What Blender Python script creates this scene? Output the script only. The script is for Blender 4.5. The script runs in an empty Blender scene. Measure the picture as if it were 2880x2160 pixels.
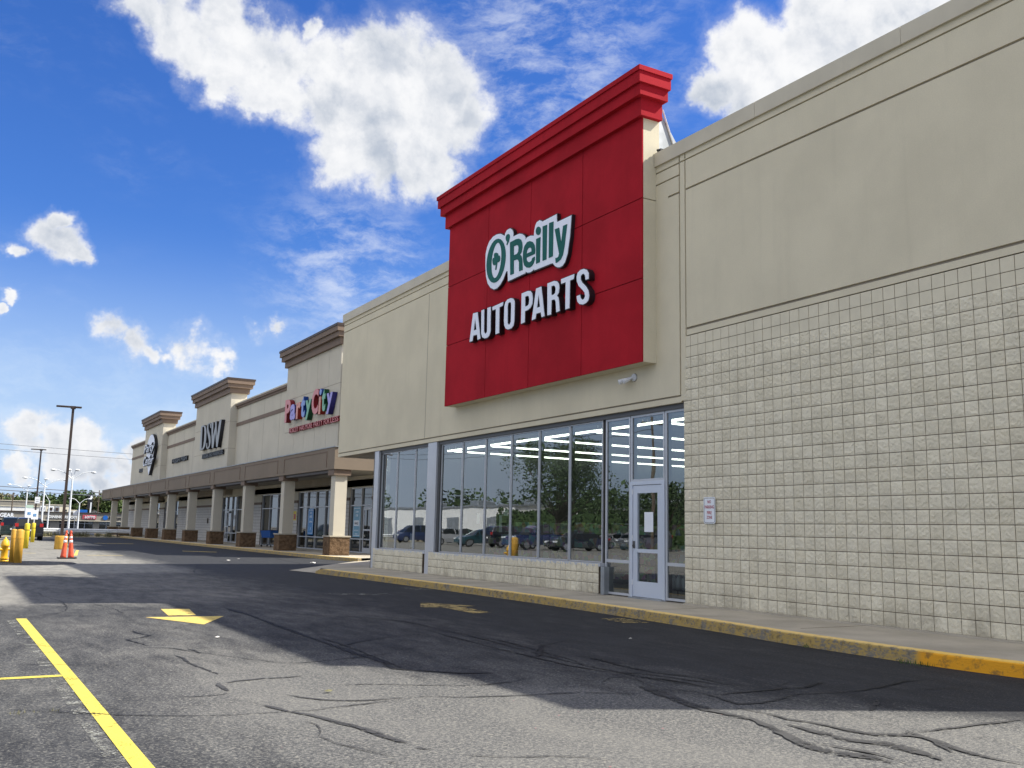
import bpy, bmesh, math, random
from mathutils import Vector, Matrix
R_ = math.radians
S = bpy.context.scene
COL = S.collection

# ------------------------------------------------------------------ camera
cam_data = bpy.data.cameras.new('camera')
cam = bpy.data.objects.new('camera', cam_data)
COL.objects.link(cam)
cr = Vector((0.86373519, -0.50352024, 0.02070979))
cu = Vector((-0.09428622, -0.12109521, 0.98815285))
cf = Vector((0.49504711, 0.85545503, 0.15206921))
m = Matrix((cr, cu, -cf)).transposed().to_4x4()
m.translation = Vector((0, 0, 1.38))
cam.matrix_world = m
cam_data.sensor_width = 36.0
cam_data.lens = 33.629
cam_data.clip_start = 0.05
cam_data.clip_end = 5000
S.camera = cam

# ------------------------------------------------------------------ view
S.view_settings.view_transform = 'Standard'
S.view_settings.look = 'None'
S.view_settings.exposure = 0.88
S.view_settings.gamma = 1.0

# ------------------------------------------------------------------ sun
SUN = Vector((0.91, -0.41, 1.0)).normalized()          # towards the sun
sl = bpy.data.lights.new('sun', 'SUN')
sl.energy = 4.3
sl.angle = R_(0.55)
sl.color = (1.0, 0.95, 0.86)
so = bpy.data.objects.new('sun', sl)
COL.objects.link(so)
so.location = (30, -10, 40)
so.rotation_euler = (-SUN).to_track_quat('-Z', 'Y').to_euler()

# ------------------------------------------------------------------ world
W = bpy.data.worlds.new('World')
S.world = W
W.use_nodes = True
wt = W.node_tree
wt.nodes.clear()
wn = wt.nodes.new
wl = wt.links.new

CLOUDS = [(0.1055, 0.8772, 0.4683, 0.0233), (0.1303, 0.8772, 0.4622, 0.0257), (0.1562, 0.8783, 0.4519, 0.0261), (0.1867, 0.8657, 0.4644, 0.0328), (0.1834, 0.8804, 0.4373, 0.0242), (0.2151, 0.8689, 0.4458, 0.0355), (0.2493, 0.8614, 0.4426, 0.0359), (0.2831, 0.8509, 0.4426, 0.0407), (0.3162, 0.8374, 0.4458, 0.041), (0.3492, 0.8227, 0.4486, 0.0389), (0.3709, 0.8057, 0.4618, 0.0205), (0.3735, 0.8197, 0.4343, 0.0369), (0.3989, 0.8175, 0.4154, 0.0302), (0.3684, 0.8386, 0.4012, 0.0419), (0.3248, 0.8541, 0.4062, 0.0461), (0.2812, 0.8675, 0.4102, 0.0365), (0.2456, 0.8745, 0.4183, 0.0271), (0.2966, 0.8786, 0.3743, 0.0347), (0.3321, 0.8681, 0.369, 0.035), (0.3668, 0.8547, 0.3672, 0.0281), (0.3913, 0.8413, 0.373, 0.0282), (0.2201, 0.8809, 0.419, 0.0202), (0.1846, 0.8602, 0.4753, 0.0196), (0.2634, 0.8396, 0.4751, 0.0134), (0.6533, 0.5793, 0.4874, 0.0303), (0.6818, 0.5559, 0.4755, 0.0343), (0.7057, 0.5242, 0.4766, 0.0337), (0.7254, 0.4957, 0.4776, 0.0249), (0.6067, 0.6541, 0.4516, 0.0247), (0.6238, 0.634, 0.4571, 0.0356), (0.6528, 0.6148, 0.4426, 0.0399), (0.6262, 0.6497, 0.4311, 0.027), (0.6786, 0.5812, 0.4492, 0.0393), (0.5926, 0.6785, 0.434, 0.0205), (0.705, 0.5502, 0.4475, 0.0301), (0.6472, 0.6404, 0.4136, 0.018), (0.6422, 0.6037, 0.4723, 0.0197), (0.0529, 0.957, 0.2852, 0.0129), (0.0432, 0.9627, 0.2672, 0.0193), (0.0596, 0.964, 0.2593, 0.0195), (0.0745, 0.9657, 0.2488, 0.014), (0.0208, 0.9693, 0.2451, 0.0076), (0.0274, 0.9798, 0.198, 0.0068), (0.0251, 0.9828, 0.183, 0.0051), (0.1218, 0.9756, 0.1829, 0.017), (0.1375, 0.9756, 0.1711, 0.018), (0.1491, 0.976, 0.1587, 0.0113), (0.1861, 0.968, 0.1686, 0.0183), (0.2033, 0.9646, 0.1677, 0.0193), (0.2171, 0.963, 0.1596, 0.0116), (0.1702, 0.9726, 0.1582, 0.0114), (0.2481, 0.9488, 0.1954, 0.0112), (0.2648, 0.9429, 0.2022, 0.0112), (0.0672, 0.9942, 0.0841, 0.0239), (0.0564, 0.9956, 0.0748, 0.0259), (0.084, 0.9939, 0.0721, 0.0262), (0.1066, 0.9905, 0.0866, 0.0199), (0.1158, 0.9905, 0.0739, 0.0199), (0.1053, 0.9929, 0.0557, 0.0264), (0.1295, 0.9899, 0.0569, 0.02), (0.0859, 0.995, 0.0504, 0.0196), (0.0439, 0.9981, 0.0442, 0.0149), (0.0527, 0.9981, 0.0318, 0.015), (0.1518, 0.9848, 0.0848, 0.0135), (0.1639, 0.9824, 0.09, 0.0158), (0.1453, 0.9873, 0.0643, 0.0157), (0.1744, 0.9825, 0.0657, 0.0181), (0.1549, 0.9867, 0.0491, 0.018), (0.1927, 0.9763, 0.0984, 0.0128), (0.1334, 0.9904, 0.0349, 0.0178)]


def setin(nd, i, v):
    if isinstance(v, (int, float, tuple, list, Vector)):
        nd.inputs[i].default_value = v
    else:
        nd.id_data.links.new(v, nd.inputs[i])

def mth(t, op, a, b=0.0, c=0.0, clamp=False):
    n = t.nodes.new('ShaderNodeMath'); n.operation = op; n.use_clamp = clamp
    setin(n, 0, a); setin(n, 1, b)
    if len(n.inputs) > 2: setin(n, 2, c)
    return n.outputs[0]

def vmth(t, op, a, b=(0, 0, 0), scale=None):
    n = t.nodes.new('ShaderNodeVectorMath'); n.operation = op
    setin(n, 0, a); setin(n, 1, b)
    if scale is not None: setin(n, 3, scale)
    return n.outputs[1] if op in ('DISTANCE', 'DOT_PRODUCT', 'LENGTH') else n.outputs[0]

def noise(t, vec, scale, detail=4, rough=0.5, dist=0.0, col=False):
    n = t.nodes.new('ShaderNodeTexNoise')
    setin(n, 'Vector', vec)
    n.inputs['Scale'].default_value = scale
    n.inputs['Detail'].default_value = detail
    n.inputs['Roughness'].default_value = rough
    n.inputs['Distortion'].default_value = dist
    return n.outputs[1] if col else n.outputs[0]

def mrange(t, v, a, b, c=0.0, d=1.0, smooth=True):
    n = t.nodes.new('ShaderNodeMapRange')
    n.interpolation_type = 'SMOOTHSTEP' if smooth else 'LINEAR'
    setin(n, 0, v); setin(n, 1, a); setin(n, 2, b); setin(n, 3, c); setin(n, 4, d)
    return n.outputs[0]

def mixc(t, fac, a, b, blend='MIX'):
    n = t.nodes.new('ShaderNodeMix'); n.data_type = 'RGBA'; n.blend_type = blend
    n.clamp_factor = True
    def s(i, v):
        if isinstance(v, tuple): n.inputs[i].default_value = (v[0], v[1], v[2], 1)
        elif isinstance(v, (int, float)): n.inputs[i].default_value = v
        else: t.links.new(v, n.inputs[i])
    s(0, fac); s(6, a); s(7, b)
    return n.outputs[2]

tc = wn('ShaderNodeTexCoord')
d0 = vmth(wt, 'NORMALIZE', tc.outputs['Generated'])
sky = wn('ShaderNodeTexSky')
sky.sky_type = 'NISHITA'
sky.sun_disc = False
sky.sun_elevation = math.asin(SUN.z)
sky.sun_rotation = math.atan2(SUN.x, SUN.y)
sky.air_density = 1.25
sky.dust_density = 0.35
sky.ozone_density = 3.0
# deepen the blue a little, as the phone camera does
gam = wn('ShaderNodeHueSaturation')
gam.inputs['Saturation'].default_value = 1.22
gam.inputs['Value'].default_value = 1.0
wl(sky.outputs[0], gam.inputs['Color'])
sep = wn('ShaderNodeSeparateXYZ'); wl(d0, sep.inputs[0])
dz = sep.outputs[2]

# warp the direction for ragged cloud edges
nw = noise(wt, d0, 7.0, 6, 0.62, 0.0, True)
wv = vmth(wt, 'SUBTRACT', nw, (0.5, 0.5, 0.5))
wv = vmth(wt, 'SCALE', wv, (0, 0, 0), 0.12)
dw = vmth(wt, 'ADD', d0, wv)
mx = None
for (x, y, z, r) in CLOUDS:
    dd = vmth(wt, 'DISTANCE', dw, (x, y, z))
    v = mth(wt, 'MULTIPLY_ADD', dd, -1.0 / (r * (1.38 if z > .14 else 1.08)), 1.0)
    mx = v if mx is None else mth(wt, 'SMOOTH_MAX', mx, v, 0.10)
fb = noise(wt, d0, 15.0, 12, 0.64, 0.1)
fb_up = noise(wt, vmth(wt, 'ADD', d0, (0.008, -0.004, 0.013)), 15.0, 7, 0.60, 0.1)
dens = mth(wt, 'ADD', mx, mth(wt, 'MULTIPLY', mth(wt, 'SUBTRACT', fb, 0.5), 1.45))
cmask = mth(wt, 'MAXIMUM', mrange(wt, dens, -0.02, 0.48), mth(wt, 'MULTIPLY', mrange(wt, dens, -0.22, 0.30), 0.22))
# elsewhere (behind the camera, mirrored in the shop windows): added broken cloud, over-bright to light the shaded facade
away = mth(wt, 'MAXIMUM', mrange(wt, vmth(wt, 'DOT_PRODUCT', d0, (0.495, 0.855, 0.152)), 0.45, 0.15), mrange(wt, sep.outputs[0], -0.03, -0.26))
gen = noise(wt, vmth(wt, 'MULTIPLY', d0, (1, 1, 2.2)), 2.6, 9, 0.6, 0.3)
gmask = mth(wt, 'MULTIPLY', mrange(wt, gen, 0.37, 0.60), away)
gmask = mth(wt, 'MULTIPLY', gmask, mrange(wt, dz, 0.10, 0.42, 0.55, 0.95))
# thin cirrus streaks
cir = noise(wt, vmth(wt, 'MULTIPLY', vmth(wt, 'ADD', d0, vmth(wt, 'SCALE', wv, (0, 0, 0), 0.35)), (7, 4, 16)), 2.6, 10, 0.66, 0.12)
cpatch = noise(wt, vmth(wt, 'ADD', d0, (0.13, 0.31, 0.0)), 3.6, 3, 0.5)
cr1 = mth(wt, 'MULTIPLY', mrange(wt, cir, 0.46, 0.80), mrange(wt, cpatch, 0.46, 0.66))
def patch(c, r0, r1):
    return mrange(wt, vmth(wt, 'DISTANCE', d0, c), r1, r0)
pa = mth(wt, 'MAXIMUM', patch((0.33, 0.907, 0.262), 0.0, 0.13), mth(wt, 'MULTIPLY', patch((0.47, 0.75, 0.46), 0.03, 0.20), 0.8))
cr2 = mth(wt, 'MULTIPLY', mrange(wt, cir, 0.38, 0.72), pa)
cirrus = mth(wt, 'MAXIMUM', mth(wt, 'MULTIPLY', cr1, 0.10), mth(wt, 'MULTIPLY', cr2, 0.62))
# low veil at the horizon
veil = mth(wt, 'MULTIPLY', mrange(wt, dz, 0.30, 0.03, smooth=True), 0.84)
veil = mth(wt, 'ADD', veil, mth(wt, 'MULTIPLY', mth(wt, 'MULTIPLY', mrange(wt, cir, 0.4, 0.7), mrange(wt, dz, 0.22, 0.08)), 0.25), clamp=True)
lo1 = noise(wt, dw, 8.0, 5, 0.5, 0.1)
lo2 = noise(wt, vmth(wt, 'ADD', dw, (0.024, -0.010, 0.040)), 8.0, 5, 0.5, 0.1)
shade = mth(wt, 'ADD', mth(wt, 'MULTIPLY', mrange(wt, mth(wt, 'SUBTRACT', lo1, lo2), -0.13, 0.10), 0.60), mth(wt, 'MULTIPLY', mrange(wt, mth(wt, 'SUBTRACT', fb, fb_up), -0.16, 0.12), 0.40))
thick = mrange(wt, mx, 0.10, 0.75)
body = mth(wt, 'SUBTRACT', 1.0, mth(wt, 'MULTIPLY', mth(wt, 'SUBTRACT', 1.0, shade), mth(wt, 'MULTIPLY_ADD', thick, 0.75, 0.25)))
CB = 3.75
white = (CB * 0.93, CB * 0.935, CB * 0.95)
grey = (CB * 0.46, CB * 0.52, CB * 0.62)
ccol = mixc(wt, body, grey, white)
skyc = mixc(wt, 1.0, gam.outputs[0], (0.245, 0.33, 0.555), 'MULTIPLY')
c = mixc(wt, veil, skyc, (CB * 0.56, CB * 0.72, CB * 0.95))
c = mixc(wt, cirrus, c, (CB * 0.90, CB * 0.94, CB))
c = mixc(wt, gmask, c, mixc(wt, mrange(wt, dz, 0.12, 0.40), (CB * 0.74, CB * 0.82, CB * 0.94), (CB * 1.50, CB * 1.44, CB * 1.30)))
c = mixc(wt, cmask, c, ccol)
bg = wn('ShaderNodeBackground')
wl(c, bg.inputs[0])
bg.inputs[1].default_value = 0.15
wo = wn('ShaderNodeOutputWorld')
wl(bg.outputs[0], wo.inputs[0])

# ------------------------------------------------------------------ materials
def newmat(name):
    mt = bpy.data.materials.new(name); mt.use_nodes = True
    t = mt.node_tree
    return mt, t, t.nodes['Principled BSDF'], t.nodes['Material Output']

def objco(t):
    return t.nodes.new('ShaderNodeTexCoord').outputs['Object']

def mk(name, col, rough=0.7, metal=0.0, amp=0.08, scale=1.5, fine=0.0, fscale=60, bump=0.0, bscale=80, bdist=0.004, streak=0.0, stretch=(1, 1, 1), emit=None, spec=0.5):
    mt, t, b, o = newmat(name)
    co = objco(t)
    c = (col[0], col[1], col[2])
    out = None
    if amp or streak or fine:
        v = noise(t, vmth(t, 'MULTIPLY', co, stretch), scale, 5, 0.6)
        lo = tuple(x * (1 - amp) for x in c); hi = tuple(min(1, x * (1 + amp)) for x in c)
        out = mixc(t, mrange(t, v, 0.3, 0.7), lo, hi)
        if streak:
            s = noise(t, vmth(t, 'MULTIPLY', co, (3.0, 3.0, 0.18)), 1.6, 5, 0.6)
            out = mixc(t, mth(t, 'MULTIPLY', mrange(t, s, 0.5, 0.75), streak), out, tuple(x * 0.72 for x in c))
        if fine:
            f = noise(t, co, fscale, 2, 0.5)
            out = mixc(t, mrange(t, f, 0.3, 0.7, 0.0, 1.0), mixc(t, fine, out, (c[0] * 0.45, c[1] * 0.45, c[2] * 0.45)), out)
        t.links.new(out, b.inputs['Base Color'])
    else:
        b.inputs['Base Color'].default_value = (*c, 1)
    b.inputs['Roughness'].default_value = rough
    b.inputs['Metallic'].default_value = metal
    b.inputs['Specular IOR Level'].default_value = spec
    if bump:
        bn = t.nodes.new('ShaderNodeBump')
        bn.inputs['Strength'].default_value = bump
        bn.inputs['Distance'].default_value = bdist
        t.links.new(noise(t, co, bscale, 4, 0.6), bn.inputs['Height'])
        t.links.new(bn.outputs[0], b.inputs['Normal'])
    if emit:
        b.inputs['Emission Color'].default_value = (*emit[:3], 1)
        b.inputs['Emission Strength'].default_value = emit[3]
    return mt

M = {}
M['eifs'] = mk('stucco_beige', (0.695, 0.632, 0.468), 0.9, amp=0.05, scale=0.7, streak=0.15, fine=0.10, fscale=55, bump=0.5, bscale=120, bdist=0.003, spec=0.2)
M['eifs2'] = mk('stucco_grey', (0.60, 0.555, 0.45), 0.9, amp=0.05, scale=0.5, streak=0.14, fine=0.08, fscale=40, bump=0.4, bscale=90, bdist=0.003, spec=0.2)
M['groove'] = mk('stucco_reveal', (0.33, 0.29, 0.23), 0.9, spec=0.2)
M['red'] = mk('red_stucco', (0.40, 0.013, 0.023), 0.8, amp=0.13, scale=0.8, streak=0.25, fine=0.12, fscale=50, bump=0.4, bscale=110, bdist=0.003, spec=0.1)
M['coping'] = mk('coping_metal', (0.56, 0.51, 0.39), 0.6, 0.0, amp=0.05, streak=0.1)
M['blk'] = mk('split_block', (0.80, 0.735, 0.56), 0.95, amp=0.08, scale=3.0, fine=0.20, fscale=70, bump=0.6, bscale=55, bdist=0.006, spec=0.15)
def blocktone(mt):
    t = mt.node_tree; b = t.nodes['Principled BSDF']; src = b.inputs['Base Color'].links[0].from_socket
    gi = t.nodes.new('ShaderNodeNewGeometry'); co = objco(t); sp = t.nodes.new('ShaderNodeSeparateXYZ'); t.links.new(co, sp.inputs[0])
    c1 = mixc(t, gi.outputs['Random Per Island'], mixc(t, 0.13, src, (0.30, 0.26, 0.18)), mixc(t, 0.06, src, (0.85, 0.85, 0.80)))
    n1 = noise(t, vmth(t, 'MULTIPLY', co, (1, 1, 0.5)), 2.2, 7, 0.7)
    low = mth(t, 'MULTIPLY', mrange(t, sp.outputs[2], 0.75, 0.15), mrange(t, n1, 0.40, 0.62))
    c2 = mixc(t, mth(t, 'MULTIPLY', low, 0.40), c1, (0.22, 0.19, 0.14))
    run = noise(t, vmth(t, 'MULTIPLY', co, (2.0, 2.0, 0.12)), 1.4, 5, 0.6)
    c3 = mixc(t, mth(t, 'MULTIPLY', mrange(t, run, 0.56, 0.72), 0.10), c2, (0.30, 0.27, 0.20))
    t.links.new(c3, b.inputs['Base Color'])
blocktone(M['blk'])
M['blks'] = mk('smooth_block', (0.73, 0.67, 0.51), 0.95, amp=0.05, scale=3.0, fine=0.08, fscale=70, bump=0.3, bscale=90, bdist=0.003, spec=0.15)
M['blk2'] = mk('pale_block', (0.60, 0.58, 0.54), 0.95, amp=0.06, scale=3.0, fine=0.1, bump=0.5, bscale=60, bdist=0.005, spec=0.15)
M['mortar'] = mk('mortar', (0.145, 0.115, 0.082), 0.95, amp=0.35, scale=6, spec=0.1)
M['alum'] = mk('window_metal', (0.55, 0.565, 0.59), 0.4, 0.3, amp=0.05, scale=1.0)
M['alum_d'] = mk('window_metal_shadowline', (0.10, 0.10, 0.10), 0.5, 0.3, amp=0.05)  # inner frame metal; the shade seen there is put into its dark colour
M['door'] = mk('door_metal', (0.60, 0.645, 0.72), 0.4, 0.25, amp=0.03)
M['brown'] = mk('brown_trim', (0.185, 0.130, 0.092), 0.75, amp=0.07, scale=0.8, streak=0.12, bump=0.3, bscale=90)
M['tan'] = mk('tan_fascia', (0.215, 0.168, 0.120), 0.8, amp=0.05, scale=0.6, streak=0.1, bump=0.3, bscale=90)
M['split'] = mk('brown_split_base', (0.165, 0.108, 0.065), 0.95, amp=0.3, scale=6, fine=0.3, fscale=30, bump=1.0, bscale=14, bdist=0.04, spec=0.1)
M['soffit'] = mk('soffit', (0.30, 0.28, 0.24), 0.9, amp=0.04)
M['roof'] = mk('roof_membrane', (0.25, 0.26, 0.27), 0.8, amp=0.15)
M['galv'] = mk('galvanised', (0.33, 0.35, 0.36), 0.5, 0.5, amp=0.2, scale=2, streak=0.3)
M['conc'] = mk('concrete', (0.47, 0.425, 0.34), 0.9, amp=0.16, scale=0.9, fine=0.16, fscale=60, bump=0.4, bscale=80, spec=0.2)
def tarmat():
    mt, t, b, o = newmat('crack_sealer')
    co = objco(t); sp = t.nodes.new('ShaderNodeSeparateXYZ'); t.links.new(co, sp.inputs[0])
    near = mth(t, 'MULTIPLY', mth(t, 'MINIMUM', mrange(t, mth(t, 'MULTIPLY_ADD', sp.outputs[0], 1.05, sp.outputs[1]), 14.2, 12.0), mrange(t, sp.outputs[1], 12.0, 9.0)), mrange(t, sp.outputs[0], 0.4, 2.4))  # dust, with sunlight painted in: paler tar up to the shadow edge
    v = noise(t, co, 3.0, 6, 0.65)
    c_ = mixc(t, near, (0.009, 0.0095, 0.011), mixc(t, mrange(t, v, 0.35, 0.65), (0.036, 0.036, 0.037), (0.066, 0.065, 0.063)))
    t.links.new(c_, b.inputs['Base Color']); b.inputs['Roughness'].default_value = 0.7; b.inputs['Specular IOR Level'].default_value = 0.3
    f = noise(t, co, 22, 6, 0.75)                                  # ragged, worn through in places
    t.links.new(mrange(t, mth(t, 'ADD', mth(t, 'MULTIPLY', f, 0.6), mth(t, 'MULTIPLY', v, 0.4)), 0.40, 0.50), b.inputs['Alpha'])
    return mt
M['tar'] = tarmat()
M['black'] = mk('black_paint', (0.012, 0.012, 0.015), 0.45, amp=0.1)
M['white'] = mk('white_acrylic', (0.84, 0.88, 0.97), 0.45, amp=0.02)
M['green'] = mk('green_acrylic', (0.004, 0.115, 0.095), 0.55, amp=0.08, scale=2, spec=0.15)
M['lampw'] = mk('lamp_white', (0.75, 0.77, 0.8), 0.35, amp=0.03)
M['rub'] = mk('rubber', (0.02, 0.02, 0.02), 0.8)
M['yel'] = mk('safety_yellow', (0.72, 0.56, 0.03), 0.5, amp=0.1, scale=4, streak=0.3)
M['yelo'] = mk('worn_orange_yellow', (0.62, 0.34, 0.04), 0.6, amp=0.15, scale=4, streak=0.55)
M['hyd'] = mk('hydrant_yellow', (0.78, 0.44, 0.02), 0.45, amp=0.12, scale=8, streak=0.2)
M['cone'] = mk('cone_orange', (0.66, 0.095, 0.04), 0.5, amp=0.15, scale=6)
M['refl'] = mk('reflective_band', (0.75, 0.74, 0.72), 0.4, amp=0.1, scale=8)
M['bronze'] = mk('bronze_pole', (0.060, 0.042, 0.034), 0.5, 0.3, amp=0.1)
M['wpole'] = mk('white_pole', (0.72, 0.75, 0.76), 0.5, amp=0.05)
M['steel'] = mk('galv_rail', (0.78, 0.80, 0.80), 0.5, 0.15, amp=0.08, streak=0.2)
M['wood'] = mk('pole_wood', (0.12, 0.09, 0.065), 0.9, amp=0.25, scale=5, stretch=(4, 4, 0.4))
M['bark'] = mk('bark', (0.085, 0.065, 0.048), 0.95, amp=0.3, scale=6, stretch=(3, 3, 0.6), bump=0.6, bscale=12, bdist=0.03)
M['signw'] = mk('sign_white', (0.84, 0.87, 0.90), 0.4, amp=0.05)
M['signr'] = mk('sign_red', (0.42, 0.06, 0.08), 0.5, amp=0.2, scale=30)
M['blue'] = mk('plastic_blue', (0.008, 0.11, 0.42), 0.4, amp=0.05)
M['post1'] = mk('poster_blue', (0.03, 0.24, 0.56), 0.4, amp=0.04)
M['post2'] = mk('poster_teal', (0.14, 0.36, 0.50), 0.4, amp=0.04)
M['gridw'] = mk('cart_wire', (0.10, 0.11, 0.12), 0.4, 0.6)
M['tire'] = mk('tyre_rubber', (0.018, 0.018, 0.018), 0.85)
M['rim'] = mk('rim_alloy', (0.45, 0.46, 0.48), 0.35, 0.7)
M['tail'] = mk('tail_lamp', (0.45, 0.02, 0.02), 0.25)
M['headl'] = mk('head_lamp', (0.75, 0.78, 0.8), 0.15)
M['plate'] = mk('number_plate', (0.7, 0.7, 0.68), 0.4)
M['carglass'] = mk('car_glass', (0.012, 0.015, 0.018), 0.05, amp=0)
M['cream'] = mk('cream_wall', (0.72, 0.66, 0.50), 0.85, amp=0.05)
M['wwall'] = mk('white_wall', (0.78, 0.78, 0.74), 0.8, amp=0.05, streak=0.1)
M['mallw'] = mk('mall_stucco', (0.27, 0.25, 0.21), 0.85, amp=0.07, streak=0.15)
M['dark'] = mk('dark_interior', (0.012, 0.013, 0.015), 0.7)
M['mirg'] = mk('shop_glass_dark', (0.010, 0.014, 0.014), 0.03, amp=0, spec=0.9)
M['grass'] = mk('grass', (0.085, 0.12, 0.035), 0.9, amp=0.35, scale=1.5)
M['dirt'] = mk('verge_soil', (0.28, 0.25, 0.17), 0.95, amp=0.3, scale=1.2)
M['ceil'] = mk('ceiling_tile', (0.12, 0.13, 0.14), 0.9)
M['shopfloor'] = mk('shop_floor', (0.10, 0.10, 0.095), 0.35)
M['shopwall'] = mk('shop_wall', (0.06, 0.07, 0.07), 0.8)
M['strip'] = mk('tube_light', (0.9, 0.9, 0.85), 0.5, emit=(1.0, 0.97, 0.86, 4.0))
M['litter'] = mk('paper_litter', (0.7, 0.68, 0.62), 0.8)
M['wire'] = mk('cable', (0.10, 0.11, 0.13), 0.6)

def leafmat(name, c1, c2):
    mt, t, b, o = newmat(name)
    co = objco(t)
    v = noise(t, co, 0.9, 3, 0.6)
    oi = t.nodes.new('ShaderNodeNewGeometry')
    col = mixc(t, mrange(t, v, 0.35, 0.65), c1, c2)
    col = mixc(t, mth(t, 'MULTIPLY', oi.outputs['Random Per Island'], 0.6), col, tuple(x * 1.7 for x in c2))
    t.links.new(col, b.inputs['Base Color'])
    b.inputs['Roughness'].default_value = 0.6
    b.inputs['Specular IOR Level'].default_value = 0.25
    return mt
M['leaf1'] = leafmat('foliage_dark', (0.022, 0.042, 0.014), (0.045, 0.075, 0.022))
M['leaf2'] = leafmat('foliage_mid', (0.035, 0.060, 0.018), (0.075, 0.105, 0.030))
M['leaf3'] = leafmat('foliage_dry', (0.10, 0.10, 0.05), (0.15, 0.14, 0.075))

def prodmat():
    mt, t, b, o = newmat('shelf_goods')
    co = objco(t)
    v = t.nodes.new('ShaderNodeTexVoronoi')
    v.inputs['Scale'].default_value = 5.5
    t.links.new(vmth(t, 'MULTIPLY', co, (1, 1, 1.2)), v.inputs['Vector'])
    h = t.nodes.new('ShaderNodeHueSaturation')
    t.links.new(v.outputs['Color'], h.inputs['Color'])
    h.inputs['Saturation'].default_value = 0.6
    h.inputs['Value'].default_value = 0.6
    t.links.new(h.outputs[0], b.inputs['Base Color'])
    b.inputs['Roughness'].default_value = 0.5
    return mt
M['goods'] = prodmat()

def glassmat():
    mt, t, b, o = newmat('shop_glass')
    t.nodes.remove(b)
    fr = t.nodes.new('ShaderNodeFresnel'); fr.inputs[0].default_value = 1.95
    tr = t.nodes.new('ShaderNodeBsdfTransparent'); tr.inputs[0].default_value = (0.50, 0.58, 0.56, 1)
    gl = t.nodes.new('ShaderNodeBsdfGlossy'); gl.inputs['Roughness'].default_value = 0.0
    gl.inputs['Color'].default_value = (0.93, 0.97, 1.0, 1)
    # slight waviness of the panes
    bn = t.nodes.new('ShaderNodeBump'); bn.inputs['Strength'].default_value = 0.06; bn.inputs['Distance'].default_value = 0.02
    t.links.new(noise(t, objco(t), 1.3, 1, 0.4), bn.inputs['Height'])
    t.links.new(bn.outputs[0], gl.inputs['Normal'])
    mx = t.nodes.new('ShaderNodeMixShader')
    f2 = mth(t, 'MULTIPLY_ADD', fr.outputs[0], 1.25, 0.05, clamp=True)
    t.links.new(f2, mx.inputs[0]); t.links.new(tr.outputs[0], mx.inputs[1]); t.links.new(gl.outputs[0], mx.inputs[2])
    t.links.new(mx.outputs[0], o.inputs[0])
    return mt
M['glass'] = glassmat()

def paint_worn(name, col, wear=0.45, scale=6.0, lo=None):
    """road paint with holes worn through to the asphalt"""
    mt, t, b, o = newmat(name)
    co = objco(t)
    v = noise(t, co, scale, 8, 0.7)
    f = noise(t, co, 55, 3, 0.6)
    s = mth(t, 'ADD', mth(t, 'MULTIPLY', v, 0.65), mth(t, 'MULTIPLY', f, 0.35))
    a = mrange(t, s, wear - 0.03, wear + 0.05)
    c1 = mixc(t, mrange(t, f, 0.3, 0.7), tuple(x * 0.8 for x in col), col)
    t.links.new(c1, b.inputs['Base Color'])
    b.inputs['Roughness'].default_value = 0.7
    t.links.new(a, b.inputs['Alpha'])
    return mt
M['pnt_new'] = paint_worn('yellow_line_paint', (0.66, 0.55, 0.085), 0.40, 3.5)
M['pnt_mid'] = paint_worn('yellow_arrow_paint', (0.72, 0.54, 0.13), 0.40)
M['pnt_old'] = paint_worn('faded_arrow_paint', (0.50, 0.38, 0.14), 0.48, 5)
M['pnt_wht'] = paint_worn('faded_white_paint', (0.30, 0.30, 0.26), 0.54, 5)

def curbmat():
    mt, t, b, o = newmat('kerb_paint')
    co = objco(t)
    sp = t.nodes.new('ShaderNodeSeparateXYZ'); t.links.new(co, sp.inputs[0])
    v = noise(t, co, 4.0, 9, 0.7)
    f = noise(t, vmth(t, 'MULTIPLY', co, (1, 1, 2.5)), 18, 7, 0.7)
    s = mth(t, 'ADD', mth(t, 'MULTIPLY', v, 0.5), mth(t, 'MULTIPLY', f, 0.5))
    face = mrange(t, sp.outputs[2], 0.135, 0.150)              # top keeps its paint best
    fresh = mrange(t, sp.outputs[1], 7.35, 7.2)                # the repainted end
    thr = mth(t, 'SUBTRACT', 0.475, mth(t, 'ADD', mth(t, 'MULTIPLY', face, 0.10), mth(t, 'MULTIPLY', fresh, 0.20)))
    a = mrange(t, mth(t, 'SUBTRACT', s, thr), -0.05, 0.06)
    yl = mixc(t, fresh, mixc(t, face, (0.44, 0.30, 0.085), (0.86, 0.62, 0.22)), mixc(t, face, (0.80, 0.36, 0.012), (0.95, 0.62, 0.14)))
    conc = mixc(t, f, (0.13, 0.115, 0.09), (0.30, 0.27, 0.21))
    base = mixc(t, a, conc, yl)
    grime = mth(t, 'MULTIPLY', mrange(t, noise(t, co, 9, 6, 0.65), 0.50, 0.68), mth(t, 'SUBTRACT', 0.65, mth(t, 'MULTIPLY', face, 0.4)))
    base = mixc(t, grime, base, (0.10, 0.075, 0.04))
    t.links.new(base, b.inputs['Base Color'])
    b.inputs['Roughness'].default_value = 0.85
    bn = t.nodes.new('ShaderNodeBump'); bn.inputs['Strength'].default_value = 0.7; bn.inputs['Distance'].default_value = 0.01
    t.links.new(f, bn.inputs['Height']); t.links.new(bn.outputs[0], b.inputs['Normal'])
    return mt
M['kerb'] = curbmat()

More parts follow.
